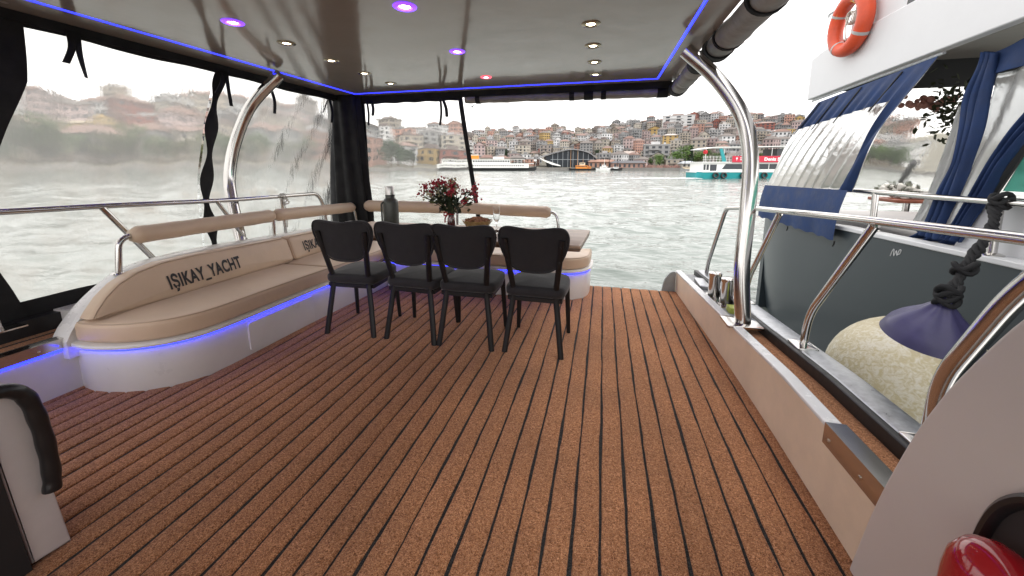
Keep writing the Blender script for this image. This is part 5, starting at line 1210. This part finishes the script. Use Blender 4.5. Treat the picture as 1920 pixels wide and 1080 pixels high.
# quay pavilion and posts
def pavilion(px, D, wpx, h, label, wallc, roofc):
    q = gxy(px, D); k_ = mpp(px, D); w = wpx * k_; e = empty('quay_pavilion', (q.x, q.y, QZ), YAW, label, 'pavilion', 'low pavilions on the far quay')
    MB().box(-w / 2, w / 2, 0, 4.5, 0, h).build('wall', wallc, e, smooth=False)
    MB().add([(-w / 2 - .5, -.8, h), (w / 2 + .5, -.8, h), (w / 2 + .5, 5.2, h), (-w / 2 - .5, 5.2, h), (-w / 2 + 1.4, 2.2, h + 1.3), (w / 2 - 1.4, 2.2, h + 1.3)], [(0, 1, 5, 4), (1, 2, 5), (2, 3, 4, 5), (3, 0, 4), (3, 2, 1, 0)]).build('roof', roofc, e, smooth=False)
    n = max(3, int(w / 2.2))
    for k in range(n): x = -w / 2 + (k + .5) * w / n; MB().box(x - .55, x + .55, -.06, .02, .3, h * .8).build('opening', WINM, e, smooth=False)
pavilion(1180, 209, 62, 2.5, 'low grey roofed pavilion on the quay below the white building', mat('pavilion_red', (.36, .22, .18), .8, vary=(1, .5)), mat('slate_roof', (.10, .10, .11), .7))
pavilion(1130, 214, 52, 3.2, 'low brown roofed hall right of the curved glass building', mat('brick_hall', (.34, .2, .15), .8, vary=(1, .3)), mat('brown_roof', (.28, .17, .13), .8))
pavilion(968, 222, 70, 3.6, 'long low brown roofed hall behind the right end of the ship', mat('brick_hall'), mat('brown_roof'))
pavilion(1292, 212, 26, 2.2, 'small grey roofed kiosk left of the ferry stern', mat('kiosk_wall', (.35, .33, .3), .7), mat('kiosk_roof', (.35, .37, .4), .5))
for i, px in enumerate((1142, 1158, 1284, 1296)):
    q = gxy(px, 207); e = MB().tube([(0, 0, -.2), (0, 0, 4.2)], .14, 8).tube([(0, 0, 4.2), (0, 0, 4.9)], [.3, .22], 8).build('lamp_post', BBL, loc=(q.x, q.y, QZ)); tag(e, f'dark lamp post on the far quay, {ordn(i + 1)} from left', 'lamp post', 'lamp posts on the far quay')
q = gxy(943, ridge(943)); tag(MB().tube([(0, 0, -2), (0, 0, 16)], [.7, .25], 6).tube([(0, 0, 5), (0, 0, 9)], .9, 6).build('antenna_mast', mat('mast_grey', (.3, .3, .32), .6), loc=(q.x, q.y, terr(943, ridge(943)))), 'thin antenna mast standing on the far ridge', 'mast')
# crowd of small cafe tables and people on the quay reads as one mass
cm_ = MB(); g = np.random.default_rng(9)
for k in range(150):
    px = g.uniform(1145, 1300); q = gxy(px, shore(px) + g.uniform(.5, 4)); h = g.uniform(.9, 1.7); cm_.box(q.x - .25, q.x + .25, q.y - .2, q.y + .2, QZ, QZ + h)
tag(cm_.build('quay_crowd', mat('crowd_mix', (.34, .2, .17), .8, vary=(3, .9)), smooth=False), 'crowd and cafe furniture along the far quay', 'crowd', kind='stuff')
# ---- shuttle ferry
wF = 73.; k_ = wF / F_PX
def fpt(px): return _r * ((px - PX0) / F_PX) * wF
base = np.array([_f[0], _f[1], 0]) / math.hypot(_f[0], _f[1]) * wF * 1.0
fer = empty('shuttle_ferry', (base[0] + fpt(1400)[0], base[1] + fpt(1400)[1], WL), YAW, 'white and teal shuttle ferry with red banner crossing the water', 'ferry')
def fx(px): return (px - PX0) * (wF - 2.75) / F_PX - (1400 - PX0) * wF / F_PX      # on the side that faces the camera
def bxm(x0, x1, y0, y1, z0, z1, name, m, par=None): return MB().box(x0, x1, y0, y1, z0, z1).build(name, m, par or fer, smooth=False)
x0, x1 = fx(1305), fx(1560)
def hr(x, b, z1, z0=-.5): return [(x, -b, z1), (x, -b * .9, z0), (x, b * .9, z0), (x, b, z1)]
MB().loft([hr(x0, 2.2, 1.25), hr(x0 + 1, 2.8, 1.15), hr(x1 - 6, 2.8, 1.15), hr(x1, .3, 1.6)]).build('hull', BTE, fer, smooth=False)
MB().loft([hr(x0 - .05, 2.26, 1.32, 1.12), hr(x0 + 1, 2.86, 1.22, 1.05), hr(x1 - 6, 2.86, 1.22, 1.05), hr(x1 + .05, .32, 1.7, 1.5)]).build('rubbing_strake', BWH, fer, smooth=False)
cabf = MB().box(fx(1313), fx(1530), -2.4, 2.4, 1.22, 2.95).build('cabin', BWH, fer, smooth=False)
MB().prism([(fx(1350), 1.75), (fx(1412), 1.75), (fx(1412), 2.7), (fx(1357), 2.7)], lambda u, v, w: (u, w, v), -2.46, -2.38).build('window', WINM, cabf, smooth=False)
for a, b in ((1414, 1436), (1438, 1462), (1464, 1490), (1492, 1520)): bxm(fx(a), fx(b), -2.46, -2.38, 1.75, 2.7, 'window', WINM, cabf)
for a, b in ((1316, 1319.5), (1321.5, 1325.5), (1328, 1340)): bxm(fx(a), fx(b), -2.46, -2.38, 1.45 if a > 1325 else 1.6, 2.6, 'window', WINM, cabf)
bxm(fx(1311), fx(1535), -2.7, 2.7, 2.951, 3.1, 'upper_deck', BWH)
ban = bxm(fx(1366), fx(1482), -2.78, -2.72, 3.0, 4.15, 'banner', BRD)
def ftext(body, px, z, size, m, par, off=.01):
    me = text_mesh(body, size, off=off, space=1.05); xs_ = [v.co.x for v in me.vertices]; me.transform(Matrix.Scale((fx(1475) - fx(1424.5)) / (max(xs_) - min(xs_)), 4, (1, 0, 0))); me.transform(Matrix.Rotation(math.pi / 2, 4, 'X')); me.transform(Matrix.Translation((fx(px), -2.80, z))); me.materials.append(m)
    o = bpy.data.objects.new('lettering', me); COL.objects.link(o); o.parent = par
BTX = mat('banner_white', (.85, .85, .85), .5)
ftext('Deniz Shuttle', 1424.5, 3.32, .78, BTX, ban, .03)
em = MB(); em.lathe([(.16, 0), (.16, .02)], (fx(1374), -2.80, 3.72), 10, 'y').box(fx(1373.4), fx(1374.6), -2.80, -2.785, 3.35, 3.6); em.build('emblem', BTX, ban, smooth=False)
bxm(fx(1380), fx(1385), -2.80, -2.785, 3.72, 3.86, 'emblem', BTX, ban); bxm(fx(1380), fx(1394), -2.80, -2.785, 3.4, 3.52, 'emblem', BTX, ban)
rl_ = MB()
for px in range(1314, 1366, 6): rl_.tube([(fx(px), -2.6, 3.1), (fx(px), -2.6, 4.1)], .03, 5)
for z in (3.45, 3.8, 4.1): rl_.tube([(fx(1312), -2.6, z), (fx(1368), -2.6, z)], .03, 5)
rl_.build('deck_railing', BWH, fer)
MB().loft([[(fx(1312), -2.5, 5.35), (fx(1312), 2.5, 5.35), (fx(1312), 2.5, 5.45), (fx(1312), -2.5, 5.45)], [(fx(1330), -2.6, 5.65), (fx(1330), 2.6, 5.65), (fx(1330), 2.6, 5.78), (fx(1330), -2.6, 5.78)], [(fx(1545), -2.6, 5.95), (fx(1545), 2.6, 5.95), (fx(1545), 2.6, 6.1), (fx(1545), -2.6, 6.1)]]).build('canopy', BWH, fer, smooth=False)
for px in (1318, 1352, 1395, 1440, 1478, 1520): MB().tube([(fx(px), -2.4, 3.1), (fx(px), -2.4, 5.75)], .05, 6).build('canopy_post', BWH, fer)
MB().prism([(fx(1342), 5.5), (fx(1347), 5.5), (fx(1356), 3.1), (fx(1349), 3.1)], lambda u, v, w: (u, w, v), -2.66, -2.4).build('slanted_fin', BTE, fer, smooth=False)
MB().prism([(fx(1476), 5.7), (fx(1482), 5.7), (fx(1490), 4.2), (fx(1482), 4.2)], lambda u, v, w: (u, w, v), -2.66, -2.4).build('slanted_fin', BTE, fer, smooth=False)
bxm(fx(1452), fx(1476), -2.0, 2.0, 4.2, 5.5, 'wheelhouse', mat('wheelhouse_dark', (.05, .055, .06), .3))
MB().lathe([(.001, -.3), (.3, -.2), (.42, .1), (.3, .45), (.001, .55)], (fx(1318), -2.2, 4.75), 12).build('red_flag_bundle', mat('flag_red', (.5, .02, .03), .6), fer)
fr_ = MB()
for px in (1337, 1352, 1388, 1427, 1453, 1480):
    MB().tube([(fx(px) + .45 * math.cos(a), -2.95, .62 + .45 * math.sin(a)) for a in np.linspace(0, 6.28, 14, endpoint=False)], .17, 8, closed=True).build('tyre_fender', RUBBER, fer)
for k in range(10):
    px = 1335 + k * 13 + random.uniform(-3, 3); 
# wake
wk = MB(); g = np.random.default_rng(21)
for k in range(160):
    x = fx(1306) - abs(g.normal(0, 6)); y = -2 + g.normal(0, 1.2) - abs(x) * .04; s_ = g.uniform(.15, .5); p = Vector((x, y, .03 + g.uniform(0, .08)))
    wk.add([p + Vector((-s_ * 1.8, 0, 0)), p + Vector((0, -s_ * .6, .02)), p + Vector((s_ * 1.8, 0, 0)), p + Vector((0, s_ * .6, .05))], [(0, 1, 2, 3)])
w_ = wk.build('wake_foam', mat('foam_white', (.8, .82, .82), .7)); w_.location = fer.location; w_.rotation_euler = fer.rotation_euler; tag(w_, 'white foam trailing behind the shuttle ferry', 'foam', kind='stuff')
# gull
gp = U(886, 201, D=38); gu = empty('seagull', tuple(gp), .6, 'distant seagull gliding below the stern roof edge', 'bird')
gb_ = MB().lathe([(.001, -.22), (.03, -.16), (.06, 0), (.045, .12), (.03, .2), (.001, .26)], (0, 0, 0), 10, 'x'); gb_.build('body', mat('gull_white', (.6, .6, .6), .7), gu)
for s_ in (-1, 1): MB().loft([[(.06, s_ * .04, .02), (-.08, s_ * .04, .02), (-.08, s_ * .04, .03), (.06, s_ * .04, .03)], [(.1, s_ * .25, .16), (-.04, s_ * .25, .16), (-.04, s_ * .25, .17), (.1, s_ * .25, .17)], [(-.02, s_ * .58, .10), (-.08, s_ * .58, .10), (-.08, s_ * .58, .105), (-.02, s_ * .58, .105)]]).build('wing', mat('gull_grey', (.25, .26, .27), .7), gu)
